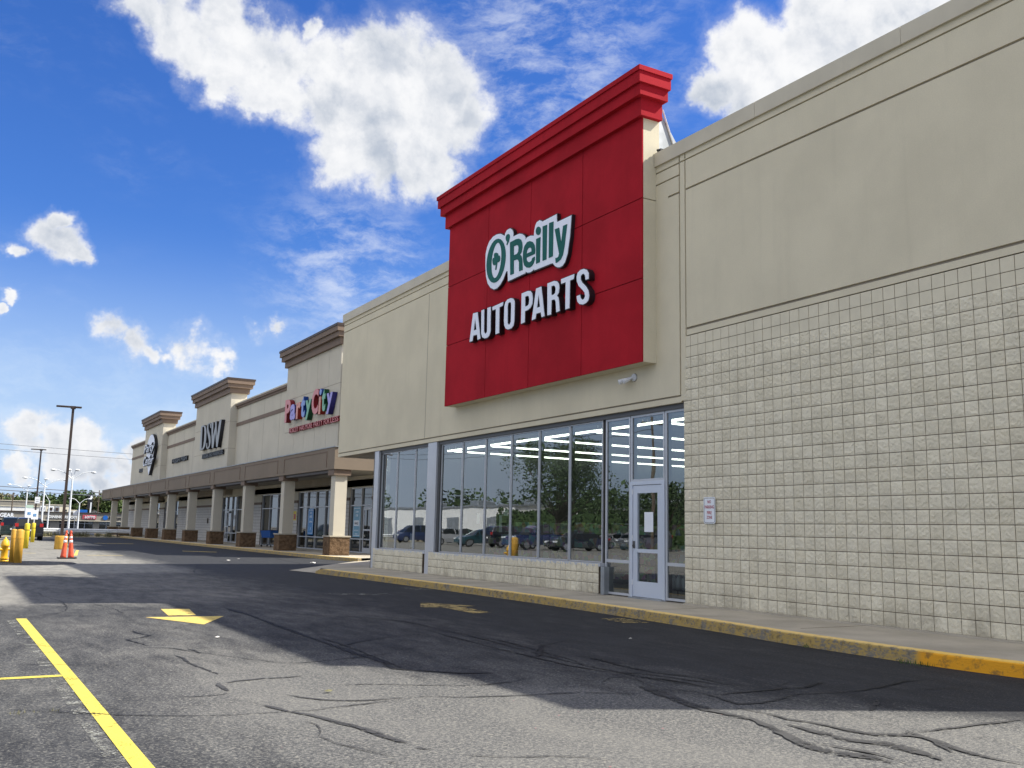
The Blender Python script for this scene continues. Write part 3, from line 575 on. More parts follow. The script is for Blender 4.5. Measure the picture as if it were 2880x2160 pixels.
CRACKS = [(0.035, [(0.752, 15.506), (1.033, 15.759), (1.352, 16.019), (1.822, 15.91), (2.43, 15.823), (3.097, 15.531), (3.76, 15.239), (4.515, 15.338), (4.949, 15.078), (5.635, 14.551), (6.009, 13.939)]), (0.03, [(1.642, 21.2), (1.644, 20.19), (1.755, 19.375), (1.847, 18.496), (1.782, 17.248), (1.715, 16.814), (1.544, 16.304), (1.239, 16.083)]), (0.03, [(1.987, 15.068), (2.299, 14.613), (2.636, 14.111), (2.796, 13.732), (2.7, 13.473), (2.47, 13.433), (2.268, 13.272)]), (0.07, [(2.163, 13.489), (2.221, 13.111), (2.3, 12.826), (2.163, 12.625), (1.978, 12.471), (2.036, 12.087), (2.1, 11.773)]), (0.04, [(1.836, 11.525), (2.09, 11.601), (2.31, 11.451), (2.436, 11.136), (2.64, 10.706), (2.834, 10.298), (3.034, 9.96), (3.209, 9.807), (3.561, 9.899), (3.877, 9.957), (4.412, 10.196)]), (0.1, [(2.443, 11.351), (2.481, 11.168), (2.484, 10.923)]), (0.03, [(2.496, 11.331), (2.841, 11.466), (3.192, 11.484), (3.514, 11.293), (3.653, 11.133)]), (0.09, [(2.207, 10.871), (2.24, 10.63), (2.226, 10.136), (2.272, 9.723), (2.307, 9.34)]), (0.06, [(1.687, 8.261), (1.852, 8.226), (2.066, 8.235), (2.139, 8.298)]), (0.25, [(2.19, 8.848), (2.168, 8.629), (2.161, 8.384)]), (0.08, [(2.235, 8.809), (2.348, 8.891), (2.637, 8.951), (2.864, 8.938), (3.002, 8.999)]), (0.02, [(0.561, 10.788), (1.009, 10.547), (1.464, 10.354), (1.946, 10.273), (2.205, 10.283)]), (0.03, [(0.458, 8.23), (0.68, 8.056), (0.958, 7.86), (1.142, 7.705), (1.454, 7.53), (1.74, 7.404), (1.979, 7.336), (2.173, 7.326), (2.304, 7.314), (2.439, 7.31), (2.571, 7.291), (2.883, 7.359), (3.212, 7.386)]), (0.15, [(2.26, 7.629), (2.302, 7.488), (2.356, 7.307)]), (0.05, [(2.187, 7.871), (2.26, 7.629)]), (0.09, [(2.318, 7.362), (2.444, 7.116), (2.531, 6.789), (2.646, 6.403), (2.702, 6.19)]), (0.06, [(2.538, 8.035), (2.67, 7.796), (2.829, 7.612), (3.062, 7.512), (3.26, 7.498)]), (0.03, [(2.336, 6.911), (2.375, 6.755), (2.329, 6.546), (2.263, 6.389), (2.295, 6.139), (2.394, 5.927), (2.491, 5.697)]), (0.04, [(3.845, 11.009), (4.19, 11.065), (4.725, 11.559), (5.077, 11.754)]), (0.05, [(3.152, 8.322), (3.4, 8.273), (3.558, 8.196)]), (0.14, [(4.145, 16.599), (4.187, 15.368), (4.123, 13.631), (4.069, 11.999), (4.044, 10.672), (4.049, 9.637), (4.051, 9.351)]), (0.03, [(4.616, 26.094), (5.014, 25.457), (5.303, 24.381), (5.581, 23.229), (6.077, 22.451), (6.317, 20.514), (6.09, 17.075)]), (0.03, [(2.885, 21.214), (3.633, 21.637), (4.3, 21.388), (5.055, 21.481)]), (0.03, [(5.376, 32.33), (5.522, 28.843), (5.646, 26.411)]), (0.04, [(2.249, 18.069), (2.45, 17.065), (2.461, 16.036)]), (0.03, [(5.81, 16.652), (6.585, 16.946), (7.025, 16.747), (8.106, 17.468)]), (0.05, [(5.208, 14.904), (5.726, 14.334), (6.01, 13.819), (6.105, 13.128), (6.087, 12.269), (6.076, 11.407), (6.042, 10.684), (5.988, 9.949), (5.939, 9.292), (5.907, 8.551), (5.951, 7.994), (5.992, 7.484), (6.133, 6.867)]), (0.07, [(5.827, 12.066), (5.802, 11.179), (5.76, 10.399), (5.751, 9.363), (5.731, 8.621), (5.855, 8.162), (6.129, 7.794), (6.347, 7.107)]), (0.03, [(6.087, 12.269), (6.538, 12.069), (7.264, 12.081), (7.831, 12.025)]), (0.03, [(6.31, 11.902), (6.594, 11.569), (6.661, 10.983)]), (0.03, [(6.66, 11.783), (7.475, 11.705), (8.65, 11.622)]), (0.04, [(3.864, 11.002), (4.228, 11.108), (4.668, 11.477), (5.162, 11.791), (5.753, 11.857)]), (0.03, [(4.538, 10.401), (4.83, 10.557), (5.274, 10.862)]), (0.04, [(3.569, 9.867), (3.874, 10.003), (4.168, 10.126), (4.426, 10.191)]), (0.05, [(4.193, 11.956), (4.179, 10.977), (4.111, 9.836), (4.054, 9.013), (4.199, 8.826), (4.469, 8.59), (4.857, 8.434)]), (0.1, [(4.083, 9.624), (3.997, 9.372), (3.967, 9.074), (4.128, 8.88), (4.458, 8.569), (4.748, 8.453)]), (0.05, [(3.116, 8.358), (3.483, 8.228), (3.894, 7.993), (4.261, 7.84), (4.672, 7.912), (4.984, 8.075)]), (0.05, [(2.721, 7.685), (2.966, 7.536), (3.237, 7.526), (3.576, 7.5), (3.828, 7.347), (4.282, 7.247), (4.777, 7.182), (5.066, 7.06), (5.389, 6.854)]), (0.03, [(2.595, 7.32), (2.87, 7.364), (3.145, 7.416), (3.39, 7.443)]), (0.09, [(2.46, 6.927), (2.577, 6.699), (2.635, 6.345), (2.688, 6.017), (2.73, 5.969)]), (0.1, [(2.707, 5.81), (2.778, 5.723)]), (0.08, [(2.908, 5.488), (3.084, 5.354)]), (0.04, [(3.084, 5.354), (3.461, 5.195), (3.658, 5.001)]), (0.03, [(2.22, 6.231), (2.33, 6.039), (2.418, 5.809), (2.481, 5.625)]), (0.06, [(2.39, 5.519), (2.447, 5.492)]), (0.12, [(6.482, 10.328), (6.078, 9.74), (5.817, 9.338)]), (0.03, [(6.443, 10.245), (7.005, 10.585)]), (0.08, [(6.304, 9.233), (6.337, 8.902), (6.262, 8.411), (6.29, 7.857), (6.499, 7.276)]), (0.05, [(5.987, 11.438), (6.095, 11.247), (6.215, 10.991), (6.176, 10.477), (6.132, 9.986), (6.044, 9.093), (5.945, 8.607)]), (0.03, [(5.369, 7.511), (5.641, 7.747), (5.772, 7.753), (5.831, 7.55), (5.657, 7.066), (5.501, 6.632)]), (0.03, [(5.377, 7.508), (5.223, 7.145), (5.386, 6.974)]), (0.09, [(5.953, 7.682), (6.087, 7.45), (6.147, 7.144), (6.143, 6.877)]), (0.05, [(6.43, 7.734), (6.445, 7.362), (6.459, 7.014), (6.599, 6.707)]), (0.07, [(5.897, 6.58), (6.198, 6.599), (6.476, 6.583), (6.784, 6.609), (6.97, 6.552), (7.435, 6.723)]), (0.06, [(6.768, 6.7), (7.168, 6.868)]), (0.07, [(5.66, 6.977), (5.88, 6.834), (5.866, 6.546), (5.792, 6.168), (6.014, 6.116), (6.281, 6.181), (6.632, 6.317), (6.907, 6.269), (7.181, 6.214), (7.433, 6.231), (7.764, 6.306), (8.261, 6.44), (8.498, 6.402)]), (0.04, [(7.408, 6.51), (7.33, 6.223)]), (0.12, [(7.103, 5.829), (6.592, 5.482)]), (0.22, [(5.59, 7.213), (5.51, 6.745), (5.384, 6.259), (5.385, 5.852), (5.423, 5.609), (5.327, 5.333), (5.215, 5.057), (5.113, 4.803), (5.091, 4.562), (5.201, 4.378), (5.216, 4.193)]), (0.1, [(5.65, 6.059), (5.696, 5.794), (5.674, 5.498), (5.756, 5.316), (5.767, 5.001), (5.818, 4.815), (6.039, 4.683), (6.075, 4.542), (5.944, 4.222), (5.917, 4.019), (5.957, 3.797)]), (0.09, [(5.73, 5.292), (5.783, 5.094), (5.81, 4.883), (6.02, 4.756), (6.269, 4.741), (6.672, 4.73), (6.987, 4.73), (7.434, 4.717)]), (0.2, [(5.52, 5.35), (5.505, 5.086), (5.501, 4.773), (5.634, 4.593), (5.625, 4.314), (5.566, 4.08)]), (0.14, [(6.179, 4.849), (6.112, 4.682), (6.022, 4.475), (5.842, 4.214)]), (0.08, [(5.232, 4.836), (5.28, 4.584), (5.326, 4.346), (5.278, 4.115)]), (0.04, [(7.825, 6.067), (8.316, 5.967), (8.351, 5.638), (8.402, 5.32)])]

rnd = random.Random(7)
# ================================================================== ground
g = MB(); g.add([(-600, -300, 0), (900, -300, 0), (900, 1600, 0), (-600, 1600, 0)], [(0, 1, 2, 3)])
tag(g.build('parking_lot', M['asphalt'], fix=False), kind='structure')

# walkway in front of the shop, its kerb and the far walkway
KERB = [(12.3, 2.3), (11.2, 2.6), (10.35, 3.6), (9.85, 5.0), (9.66, 6.1), (9.57, 7.2), (9.62, 9.3), (9.80, 11.0), (9.98, 14.0), (10.05, 17.0), (10.0, 21.0), (9.88, 25.0), (9.72, 28.4)]
def cat(pts, n=6):
    out = []
    for i in range(len(pts) - 1):
        p0 = pts[max(i - 1, 0)]; p1 = pts[i]; p2 = pts[i + 1]; p3 = pts[min(i + 2, len(pts) - 1)]
        for k in range(n):
            t = k / n
            out.append(tuple(0.5 * ((2 * b) + (-a + c) * t + (2 * a - 5 * b + 4 * c - d) * t * t + (-a + 3 * b - 3 * c + d) * t ** 3) for a, b, c, d in zip(p0, p1, p2, p3)))
    out.append(pts[-1]); return out
K = cat(KERB, 8)
def offset_path(P, d):
    out = []
    for i, p in enumerate(P):
        a = P[max(i - 1, 0)]; b = P[min(i + 1, len(P) - 1)]
        tx, ty = b[0] - a[0], b[1] - a[1]; L = math.hypot(tx, ty)
        out.append((p[0] + ty / L * d, p[1] - tx / L * d))
    return out
Kin = offset_path(K, 0.16)
w = MB()
for i in range(len(K) - 1):
    a, b = Kin[i], Kin[i + 1]
    w.add([(a[0], a[1], .146), (b[0], b[1], .146), (max(11.9, b[0]), max(b[1], 2.9), .146), (max(11.9, a[0]), max(a[1], 2.9), .146)], [(0, 1, 2, 3)])
e = Kin[-1]
w.add([(K[-1][0], K[-1][1], .012), (9.45, 30.2, .012), (14.65, 38.0, .012), (18.1, 40.0, .146), (18.1, 29.0, .146), (11.9, 28.4, .146), (e[0], e[1], .146), (e[0] + .5, e[1] + 1.6, .146)], [(0, 1, 7, 6), (1, 2, 3, 7), (7, 3, 4), (7, 4, 5), (7, 5, 6)])
tag(w.build('sidewalk', M['conc']), kind='structure')
def kerb_mesh(P, Pin, name, z=.150):
    kb = MB(); n = len(P); bt = offset_path(P, -0.02); rs = offset_path(P, 0.02)
    ring = []
    random.seed(3)
    for i in range(n):
        j = random.uniform(-.004, .004)
        end = min(1.0, (n - i) / 2.5) if name != 'kerb_far' else 1.0
        zz = 0.012 + (z - 0.012) * (end ** 0.8)
        ring.append([(bt[i][0], bt[i][1], -.02), (P[i][0], P[i][1], zz - .022 + j), (rs[i][0], rs[i][1], zz), (Pin[i][0], Pin[i][1], zz + j * .3), (Pin[i][0], Pin[i][1], -.02)])
    for r in ring: kb.v += r
    for i in range(n - 1):
        for j in range(4):
            a = i * 5 + j; kb.f.append((a, a + 1, a + 6, a + 5))
    kb.f.append((0, 1, 2, 3, 4)); kb.f.append(tuple((n - 1) * 5 + q for q in (4, 3, 2, 1, 0)))
    return kb
tag(kerb_mesh(K, Kin, 'kerb').build('kerb', M['kerb']), kind='structure')
KF = cat([(14.72, 37.8), (14.42, 39.6), (14.28, 41.5), (14.25, 50), (14.25, 64), (14.22, 80), (14.2, 100), (14.2, 116.0), (14.6, 118.5), (16, 119.5)], 5)
KFi = offset_path(KF, 0.16)
tag(kerb_mesh(KF, KFi, 'kerb_far').build('kerb', M['kerb']), kind='structure')
w = MB()
for i in range(len(KF) - 1):
    a, b = KFi[i], KFi[i + 1]
    w.add([(a[0], a[1], .146), (b[0], b[1], .146), (18.1, max(b[1], 40.0), .146), (18.1, max(a[1], 40.0), .146)], [(0, 1, 2, 3)])
tag(w.build('sidewalk', M['conc']), kind='structure')
# expansion joints across the walkway
j = MB()
for y in (6.4, 9.6, 12.8, 16.0, 19.2, 22.4, 25.6):
    j.box(10.2, 11.54, y, y + .012, .147, .1485)
tag(j.build('sidewalk_joints', M['mortar']), kind='structure')

# painted markings
def flat(name, polys, mat, z=.004):
    b = MB()
    for p in polys: b.add([(x, y, z) for x, y in p], [tuple(range(len(p)))])
    return tag(b.build(name, mat, fix=False), kind='structure')
flat('yellow_parking_line', [[(0.955, 15.62), (1.02, 9.6), (1.035, 6.0), (1.06, 2.0), (1.20, 2.0), (1.15, 6.0), (1.13, 9.6), (1.09, 15.6)]], M['pnt_new'])
flat('yellow_bay_line', [[(-6, 9.73), (1.015, 9.73), (1.015, 9.85), (-6, 9.85)]], M['pnt_new'], .0035)
flat('faded_parking_line', [[(0.83, 15.4), (0.90, 9.6), (0.93, 6.0), (0.97, 2.0), (1.06, 2.0), (1.035, 6.0), (1.02, 9.6), (0.955, 15.4)]], M['pnt_wht'], .0032)
flat('traffic_arrow', [[(3.13, 16.72), (3.56, 16.62), (3.42, 15.47), (3.02, 15.50)], [(2.66, 15.33), (3.78, 15.20), (3.22, 14.02)]], M['pnt_mid'])
flat('faded_traffic_arrow', [[(7.42, 15.92), (7.90, 16.95), (8.56, 15.95), (8.20, 15.80), (8.14, 14.6), (7.76, 14.55), (7.80, 15.85)]], M['pnt_old'])
flat('faded_white_dash', [[(6.9, 19.4), (8.2, 19.0), (8.3, 19.45), (7.0, 19.9)], [(9.3, 21.4), (9.75, 21.2), (9.8, 20.2), (9.4, 20.3)]], M['pnt_wht'])
flat('faded_fire_lane_lettering', [[(9.33 - k * .02, 13.1 - k * .22), (9.72 - k * .02, 13.0 - k * .22), (9.73 - k * .02, 12.90 - k * .22), (9.30 - k * .02, 13.0 - k * .22)] for k in range(4)], M['pnt_old'])
flat('distant_bay_lines', [[(4.6, 44.0), (5.6, 52.5), (5.72, 52.5), (4.75, 44.0)], [(1.6, 47.0), (3.4, 47.0), (3.4, 47.2), (1.6, 47.2)], [(5.2, 44.5), (6.6, 44.4), (6.6, 44.6), (5.2, 44.7)],
                            [(8.6, 70), (11.0, 69.6), (11.0, 70.2), (8.6, 70.6)], [(10.6, 52), (12.0, 50.5), (12.1, 51.1), (10.7, 52.6)]], M['pnt_mid'])

# crack sealer
def ribbon(b, w0, pts, z):
    P = [tuple(pts[0])]
    for a, c in zip(pts, pts[1:]):                     # straight runs broken into jagged little ones
        L = math.hypot(c[0] - a[0], c[1] - a[1]); k_ = max(2, min(14, int(L / .09)))
        for s_ in range(1, k_ + 1):
            f_ = s_ / k_; jj = .014 if s_ < k_ else 0.0
            P.append((a[0] + (c[0] - a[0]) * f_ + rnd.uniform(-jj, jj), a[1] + (c[1] - a[1]) * f_ + rnd.uniform(-jj, jj)))
    n = len(P); q = []
    ph = rnd.uniform(0, 6)
    for i, p in enumerate(P):
        a = P[max(i - 1, 0)]; c = P[min(i + 1, n - 1)]
        tx, ty = c[0] - a[0], c[1] - a[1]; L = math.hypot(tx, ty) or 1
        ed = min(1, (i + .6) / 3, (n - i - .4) / 3)
        ww = w0 * .27 * (0.85 + .25 * math.sin(i * .23 + ph) + rnd.uniform(-.25, .25)) * max(.2, ed)
        jx = rnd.uniform(-1, 1) * .003
        q.append((p[0] + ty / L * ww + jx, p[1] - tx / L * ww, z)); q.append((p[0] - ty / L * ww + jx, p[1] + tx / L * ww, z))
    b.add(q, [(2 * i, 2 * i + 1, 2 * i + 3, 2 * i + 2) for i in range(n - 1)])
ck = MB()
for n_, (w0, pts) in enumerate(CRACKS): ribbon(ck, w0, pts, .005 + n_ * .00006)
for n_ in range(26):      # finer ones further off
    x = rnd.uniform(1, 12); y = rnd.uniform(24, 75); a = rnd.uniform(0, 3.1)
    ribbon(ck, .05, [(x + math.cos(a) * s * 1.2 + rnd.uniform(-.4, .4), y + math.sin(a) * s * 1.8 + rnd.uniform(-.4, .4)) for s in range(5)], .009 + n_ * .00006)
tag(ck.build('crack_sealer_lines', M['tar'], fix=False), kind='structure')
# dark oil and patch stain under the hydrant
st = MB(); st.add([(2.3 + 1.6 * math.cos(t * .524) * (1 + .12 * math.sin(t * 2.3)), 36.0 + 1.9 * math.sin(t * .524), .0045) for t in range(12)], [tuple(range(12))])
tag(st.build('soil_patch', M['tar'], fix=False), kind='structure')

# verge behind the lot
vb = MB(); n = 60; random.seed(5)
for i in range(n + 1):
    x = -60 + i * 2.6
    vb.v += [(x, 97.0 + random.uniform(-.5, .5), .006), (x, 101.5 + random.uniform(-.5, .5), .10), (x, 112, .02)]
for i in range(n):
    for q in range(2): vb.f.append((i * 3 + q, i * 3 + q + 1, i * 3 + q + 4, i * 3 + q + 3))
tag(vb.build('verge', M['dirt']), kind='structure')

def grass_clump(b, x, y, z, h, n, spread, r):
    for _ in range(n):
        a = r.uniform(0, 6.28); d = spread * math.sqrt(r.random()); px, py = x + math.cos(a) * d, y + math.sin(a) * d
        hh = h * r.uniform(.5, 1.2); t = r.uniform(0, 6.28); wd = hh * .10
        lx, ly = r.uniform(-.4, .4) * hh, r.uniform(-.4, .4) * hh
        b.add([(px - math.cos(t) * wd, py - math.sin(t) * wd, z), (px + math.cos(t) * wd, py + math.sin(t) * wd, z), (px + lx, py + ly, z + hh)], [(0, 1, 2)])
r = random.Random(11)
gb = MB()
for _ in range(260):
    grass_clump(gb, r.uniform(-10, 22), r.uniform(98, 103), .04, r.uniform(.15, .55), 16, .35, r)
tag(gb.build('verge_weeds', M['leaf3'], fix=False), kind='stuff', label='dry weeds growing along the verge below the guard rail', cat='weeds')
gb = MB()
for (x, y, h, n_, sp_) in ((9.56, 7.35, .055, 60, .18), (9.50, 7.15, .05, 40, .12), (9.58, 8.9, .05, 26, .08), (9.93, 12.6, .03, 12, .05)): grass_clump(gb, x, y, 0, h, n_, sp_, r)
tag(gb.build('kerb_grass', M['leaf2'], fix=False), kind='stuff', label='small tufts of green grass growing from the kerb gutter', cat='grass')
gb = MB()
for q in range(40): grass_clump(gb, r.uniform(-1.5, 1.0), 8.0 + r.uniform(-.05, .05), 0, .03, 5, .03, r)
tag(gb.build('dry_grass_in_crack', M['leaf3'], fix=False), kind='stuff', label='dry grass blades lying along a pavement crack', cat='dry grass')

# ================================================================== auto parts store
D = 11.55
ST = thing('auto_parts_store', 'beige stucco and split block shop with a red sign tower, nearest building on the right', 'shop building', (D, 14, 0), world=True)
Y0, Y1, YB = 3.25, 32.0, 13.60
def part(mb, name, mat, **k): return mb.build(name, M[mat] if isinstance(mat, str) else mat, ST, **k)
b = MB()
b.box(11.585, 11.95, YB, Y1, 3.81, 8.62)
b.box(11.585, 11.95, 5.9, YB, 5.03, 8.62)
b.prism([(0, 0)] * 3, 0, 0) if False else None
b.add([(11.585, 3.25, 5.03), (11.585, 5.9, 5.03), (11.585, 5.9, 8.62), (11.585, 3.25, 6.0), (11.95, 3.25, 5.03), (11.95, 5.9, 5.03), (11.95, 5.9, 8.62), (11.95, 3.25, 6.0)],
      [(0, 1, 2, 3), (7, 6, 5, 4), (0, 3, 7, 4), (3, 2, 6, 7)])  # invented raked wall end, out of view, shaped to cast the shadow edge
part(b, 'wall_core_with_added_end', 'groove')
p = MB()
f0, f1 = D, 11.586
# right hand field above the block wall
p.box(f0, f1, 3.3, 13.50, 5.055, 5.16)
p.box(f0, f1, 3.3, 13.50, 5.205, 7.875)
p.box(f0, f1, 5.9, 13.50, 7.915, 8.475)
p.box(f0, f1, 5.9, 13.50, 8.505, 8.62)
# narrow pier band
p.box(f0 - .004, f1, 13.53, 13.66, 3.84, 8.475)
p.box(f0 - .002, f1, 13.53, 13.66, 8.505, 8.62)
# field behind and left of the tower
p.box(f0, f1, 13.70, Y1, 3.955, 7.875)
p.box(f0, f1, 14.02, Y1, 7.875, 7.915)
p.box(f0, f1, 13.70, Y1, 7.915, 8.23)
p.box(f0, f1, 13.70, Y1, 8.26, 8.475)
p.box(f0, f1, 13.70, Y1, 8.505, 8.62)
p.box(f0, f1, 13.66, Y1, 3.815, 3.92)
part(p, 'stucco_wall', 'eifs')
# fine vertical joint
part(MB().box(D - .0025, D + .002, 24.88, 24.905, 3.96, 8.2), 'joint', 'groove')
for y0, y1 in ((5.9, 8.6), (8.606, 11.6), (11.606, 14.39), (22.95, 25.9), (25.906, 28.9), (28.906, Y1 + .05)):
    part(MB().box(D - .05, 12.25, y0, y1, 8.62, 8.90), 'coping', 'coping')
# mass of the building behind
b = MB()
b.box(32.0, 32.3, Y0, Y1, 0, 8.3)
b.box(11.95, 32.0, Y0, Y0 + .3, 0.0, 5.9)
b.box(14.9, 32.0, 28.70, 28.95, 0, 8.3); b.box(11.95, 32, Y1 - .3, Y1, 3.81, 8.6)
b.box(18.05, 32, 28.95, Y1, 0, 3.8)
part(b, 'rear_walls', 'eifs2')
part(MB().box(11.95, 32.0, 5.9, Y1 - .3, 8.1, 8.3), 'roof', 'roof')
part(MB().box(11.95, 18.0, 28.96, Y1 - .3, 3.83, 3.92), 'entrance_soffit', 'soffit')

# split face block panels as real relief
def blocks(y0, ncol, z0, nrow, smooth_rows=(), x=D, half=0.2032, seed=1, wide=1):
    """courses of scored block, one mesh: rough faces pillowed above the recessed joints"""
    r = random.Random(seed)
    rough = MB(); plain = MB()
    jt = .0052
    for j in range(nrow):
        z = z0 + j * half
        for i in range(ncol):
            y = y0 + i * half * wide
            hw = half * wide
            if j in smooth_rows:
                plain.box(x + .002, x + .03, y + jt, y + hw - jt, z + jt, z + half - jt)
                continue
            n = 6; m_ = n * wide
            g = {}
            for a in range(m_ + 1):
                for c_ in range(n + 1):
                    u = a / m_; v = c_ / n
                    e = a in (0, m_) or c_ in (0, n)
                    px = x + (.005 if e else r.uniform(-.009, .003))
                    du = 0 if e else r.uniform(-.25, .25) / m_; dv = 0 if e else r.uniform(-.25, .25) / n
                    g[a, c_] = (px + (r.uniform(-.002, .002) if e else 0), y + jt + (u + du) * (hw - 2 * jt), z + jt + (v + dv) * (half - 2 * jt))
            base = len(rough.v)
            for a in range(m_ + 1):
                for c_ in range(n + 1): rough.v.append(g[a, c_])
            for a in range(m_):
                for c_ in range(n):
                    q = base + a * (n + 1) + c_
                    if r.random() < .5: rough.f += [(q, q + 1, q + n + 2), (q, q + n + 2, q + n + 1)]
                    else: rough.f += [(q, q + 1, q + n + 1), (q + 1, q + n + 2, q + n + 1)]
            # sides
            rim = [(a, 0) for a in range(m_ + 1)] + [(m_, c_) for c_ in range(1, n + 1)] + [(a, n) for a in range(m_ - 1, -1, -1)] + [(0, c_) for c_ in range(n - 1, 0, -1)]
            bb = len(rough.v)
            for k in rim:
                q = g[k]; rough.v.append((x + .035, q[1], q[2]))
            L = len(rim)
            for k in range(L):
                k2 = (k + 1) % L
                rough.f.append((base + rim[k][0] * (n + 1) + rim[k][1], base + rim[k2][0] * (n + 1) + rim[k2][1], bb + k2, bb + k))
    back = MB().box(x + .0115, x + .3, y0, y0 + ncol * half * wide, z0, z0 + nrow * half)
    return rough, plain, back
ZB = .165
ro, pl, bk = blocks(YB - .0 - 51 * .2032, 51, ZB, 24, (22, 23))
bw = part(ro, 'block_wall', 'blk', fix=False); 
pl.build('smooth_courses', M['blks'], bw, off=ST.location)
bk.build('mortar_bed', M['mortar'], bw, off=ST.location)
ro, pl, bk = blocks(16.28, 40, ZB, 3, seed=2)
bw = part(ro, 'sill_wall', 'blk', fix=False); bk.build('mortar_bed', M['mortar'], bw, off=ST.location)
ro, pl, bk = blocks(24.78, 9, ZB, 3, seed=3, wide=2)
bw = part(ro, 'sill_wall', 'blk', fix=False); bk.build('mortar_bed', M['mortar'], bw, off=ST.location)
part(MB().box(11.50, 11.9, 3.25, 13.6, .13, .168), 'wall_footing', 'conc'); part(MB().box(11.53, 11.9, 16.28, 28.5, .13, .166), 'wall_footing', 'conc')

# storefront: bays of glass in metal frames
SILL = .775
def window(y0, y1, z0, z1, x=11.66, name='window', rails=(), fr=.024, frame_mat='alum'):
    fm = MB(); d_ = .030
    fm.box(x, x + d_, y0, y0 + fr, z0, z1); fm.box(x, x + d_, y1 - fr, y1, z0, z1)
    fm.box(x + .002, x + d_ - .002, y0 + fr, y1 - fr, z0, z0 + fr); fm.box(x + .002, x + d_ - .002, y0 + fr, y1 - fr, z1 - fr, z1)
    for rz in rails: fm.box(x + .002, x + d_ - .002, y0 + fr, y1 - fr, rz, rz + .06)
    fo = part(fm, name, frame_mat)
    gm = MB(); zs = [z0 + fr] + [q for rz in rails for q in (rz, rz + .06)] + [z1 - fr]
    for a, b_ in zip(zs[::2], zs[1::2]):
        gm.add([(x + .022, y0 + fr, a), (x + .022, y1 - fr, a), (x + .022, y1 - fr, b_), (x + .022, y0 + fr, b_)], [(3, 2, 1, 0)])
    gm.build('glass', M['glass'], fo, off=ST.location, fix=False)
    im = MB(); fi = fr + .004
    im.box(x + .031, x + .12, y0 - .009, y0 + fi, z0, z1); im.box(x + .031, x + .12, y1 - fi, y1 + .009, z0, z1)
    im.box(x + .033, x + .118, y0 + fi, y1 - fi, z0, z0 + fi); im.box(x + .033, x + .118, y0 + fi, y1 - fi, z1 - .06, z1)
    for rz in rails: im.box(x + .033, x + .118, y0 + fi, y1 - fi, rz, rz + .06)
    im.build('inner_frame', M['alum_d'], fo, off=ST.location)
    return fo
bays = [(24.70, 25.69), (25.71, 27.0), (27.02, 28.22)] + [(a + .01, b_ - .01) for a, b_ in ((16.30, 17.55), (17.55, 18.83), (18.83, 20.12), (20.12, 21.42), (21.42, 22.70), (22.70, 23.98))]
for y0, y1 in bays: window(y0, y1, SILL, 3.72)
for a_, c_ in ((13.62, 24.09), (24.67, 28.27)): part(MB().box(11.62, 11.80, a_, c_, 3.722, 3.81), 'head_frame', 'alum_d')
for q_ in ((11.565, 11.80, 24.10, 24.66, .15, 3.80), (11.56, 11.85, 28.28, 28.60, .15, 3.80)): part(MB().box(*q_), 'pilaster', 'alum')
part(MB().box(11.60, 11.66, 28.66, 28.72, .15, 3.80), 'corner_post', 'alum')
for a_, c_ in ((16.22, 24.10), (24.66, 28.27)): part(MB().box(11.55, 11.80, a_, c_, .706, .774), 'window_sill', 'alum')
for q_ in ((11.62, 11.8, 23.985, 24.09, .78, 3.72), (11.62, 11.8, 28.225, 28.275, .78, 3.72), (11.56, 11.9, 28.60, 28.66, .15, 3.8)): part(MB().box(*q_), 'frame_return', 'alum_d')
part(MB().box(11.56, 11.78, 16.09, 16.215, .15, .705), 'sill_end_post', 'galv')
# entrance unit
window(15.36, 16.20, .17, 3.72, rails=(.80,), fr=.045, name='sidelight')
window(13.62, 14.27, .17, 3.72, rails=(.80,), fr=.045, name='sidelight')
window(14.29, 15.34, 2.40, 3.72, fr=.045, name='transom_window')
part(MB().box(11.64, 11.80, 14.28, 14.36, .15, 2.40).box(11.64, 11.80, 15.27, 15.35, .15, 2.40).box(11.642, 11.798, 14.355, 15.275, 2.33, 2.398), 'door_frame', 'door')
dm = MB(); x = 11.655
dm.box(x, x + .05, 14.365, 14.50, .18, 2.32).box(x, x + .05, 15.13, 15.265, .18, 2.32)
dm.box(x + .001, x + .049, 14.50, 15.13, .18, .47).box(x + .001, x + .049, 14.50, 15.13, 2.17, 2.32).box(x + .001, x + .049, 14.50, 15.13, 1.02, 1.09)
do = part(dm, 'door', 'door')
gm = MB()
for a, b_ in ((.47, 1.02), (1.09, 2.17)): gm.add([(x + .03, 14.50, a), (x + .03, 15.13, a), (x + .03, 15.13, b_), (x + .03, 14.50, b_)], [(3, 2, 1, 0)])
gm.build('glass', M['glass'], do, off=ST.location, fix=False)
MB().box(x - .02, x, 15.20, 15.245, 1.10, 1.24).box(x - .045, x - .018, 15.21, 15.235, 1.13, 1.17).build('handle', M['alum_d'], do, off=ST.location)
for z in (.4, 1.25, 2.15): MB().cyl((x - .006, 15.275, z), (x - .006, 15.275, z + .1), .012, n=8).build('hinge', M['steel'], do, off=ST.location)
part(MB().box(11.58, 11.66, 14.30, 15.33, .146, .172), 'threshold', 'galv')
# side glazing round the corner
window_side = MB()
window_side.box(11.70, 14.9, 28.66, 28.70, 3.70, 3.80).box(11.70, 14.9, 28.66, 28.70, .15, .24)
for xx in (12.6, 13.7, 14.84): window_side.box(xx, xx + .06, 28.66, 28.70, .24, 3.70)
ws = part(window_side, 'side_window', 'alum')
MB().add([(11.72, 28.68, .24), (14.84, 28.68, .24), (14.84, 28.68, 3.70), (11.72, 28.68, 3.70)], [(3, 2, 1, 0)]).build('glass', M['glass'], ws, off=ST.location, fix=False)
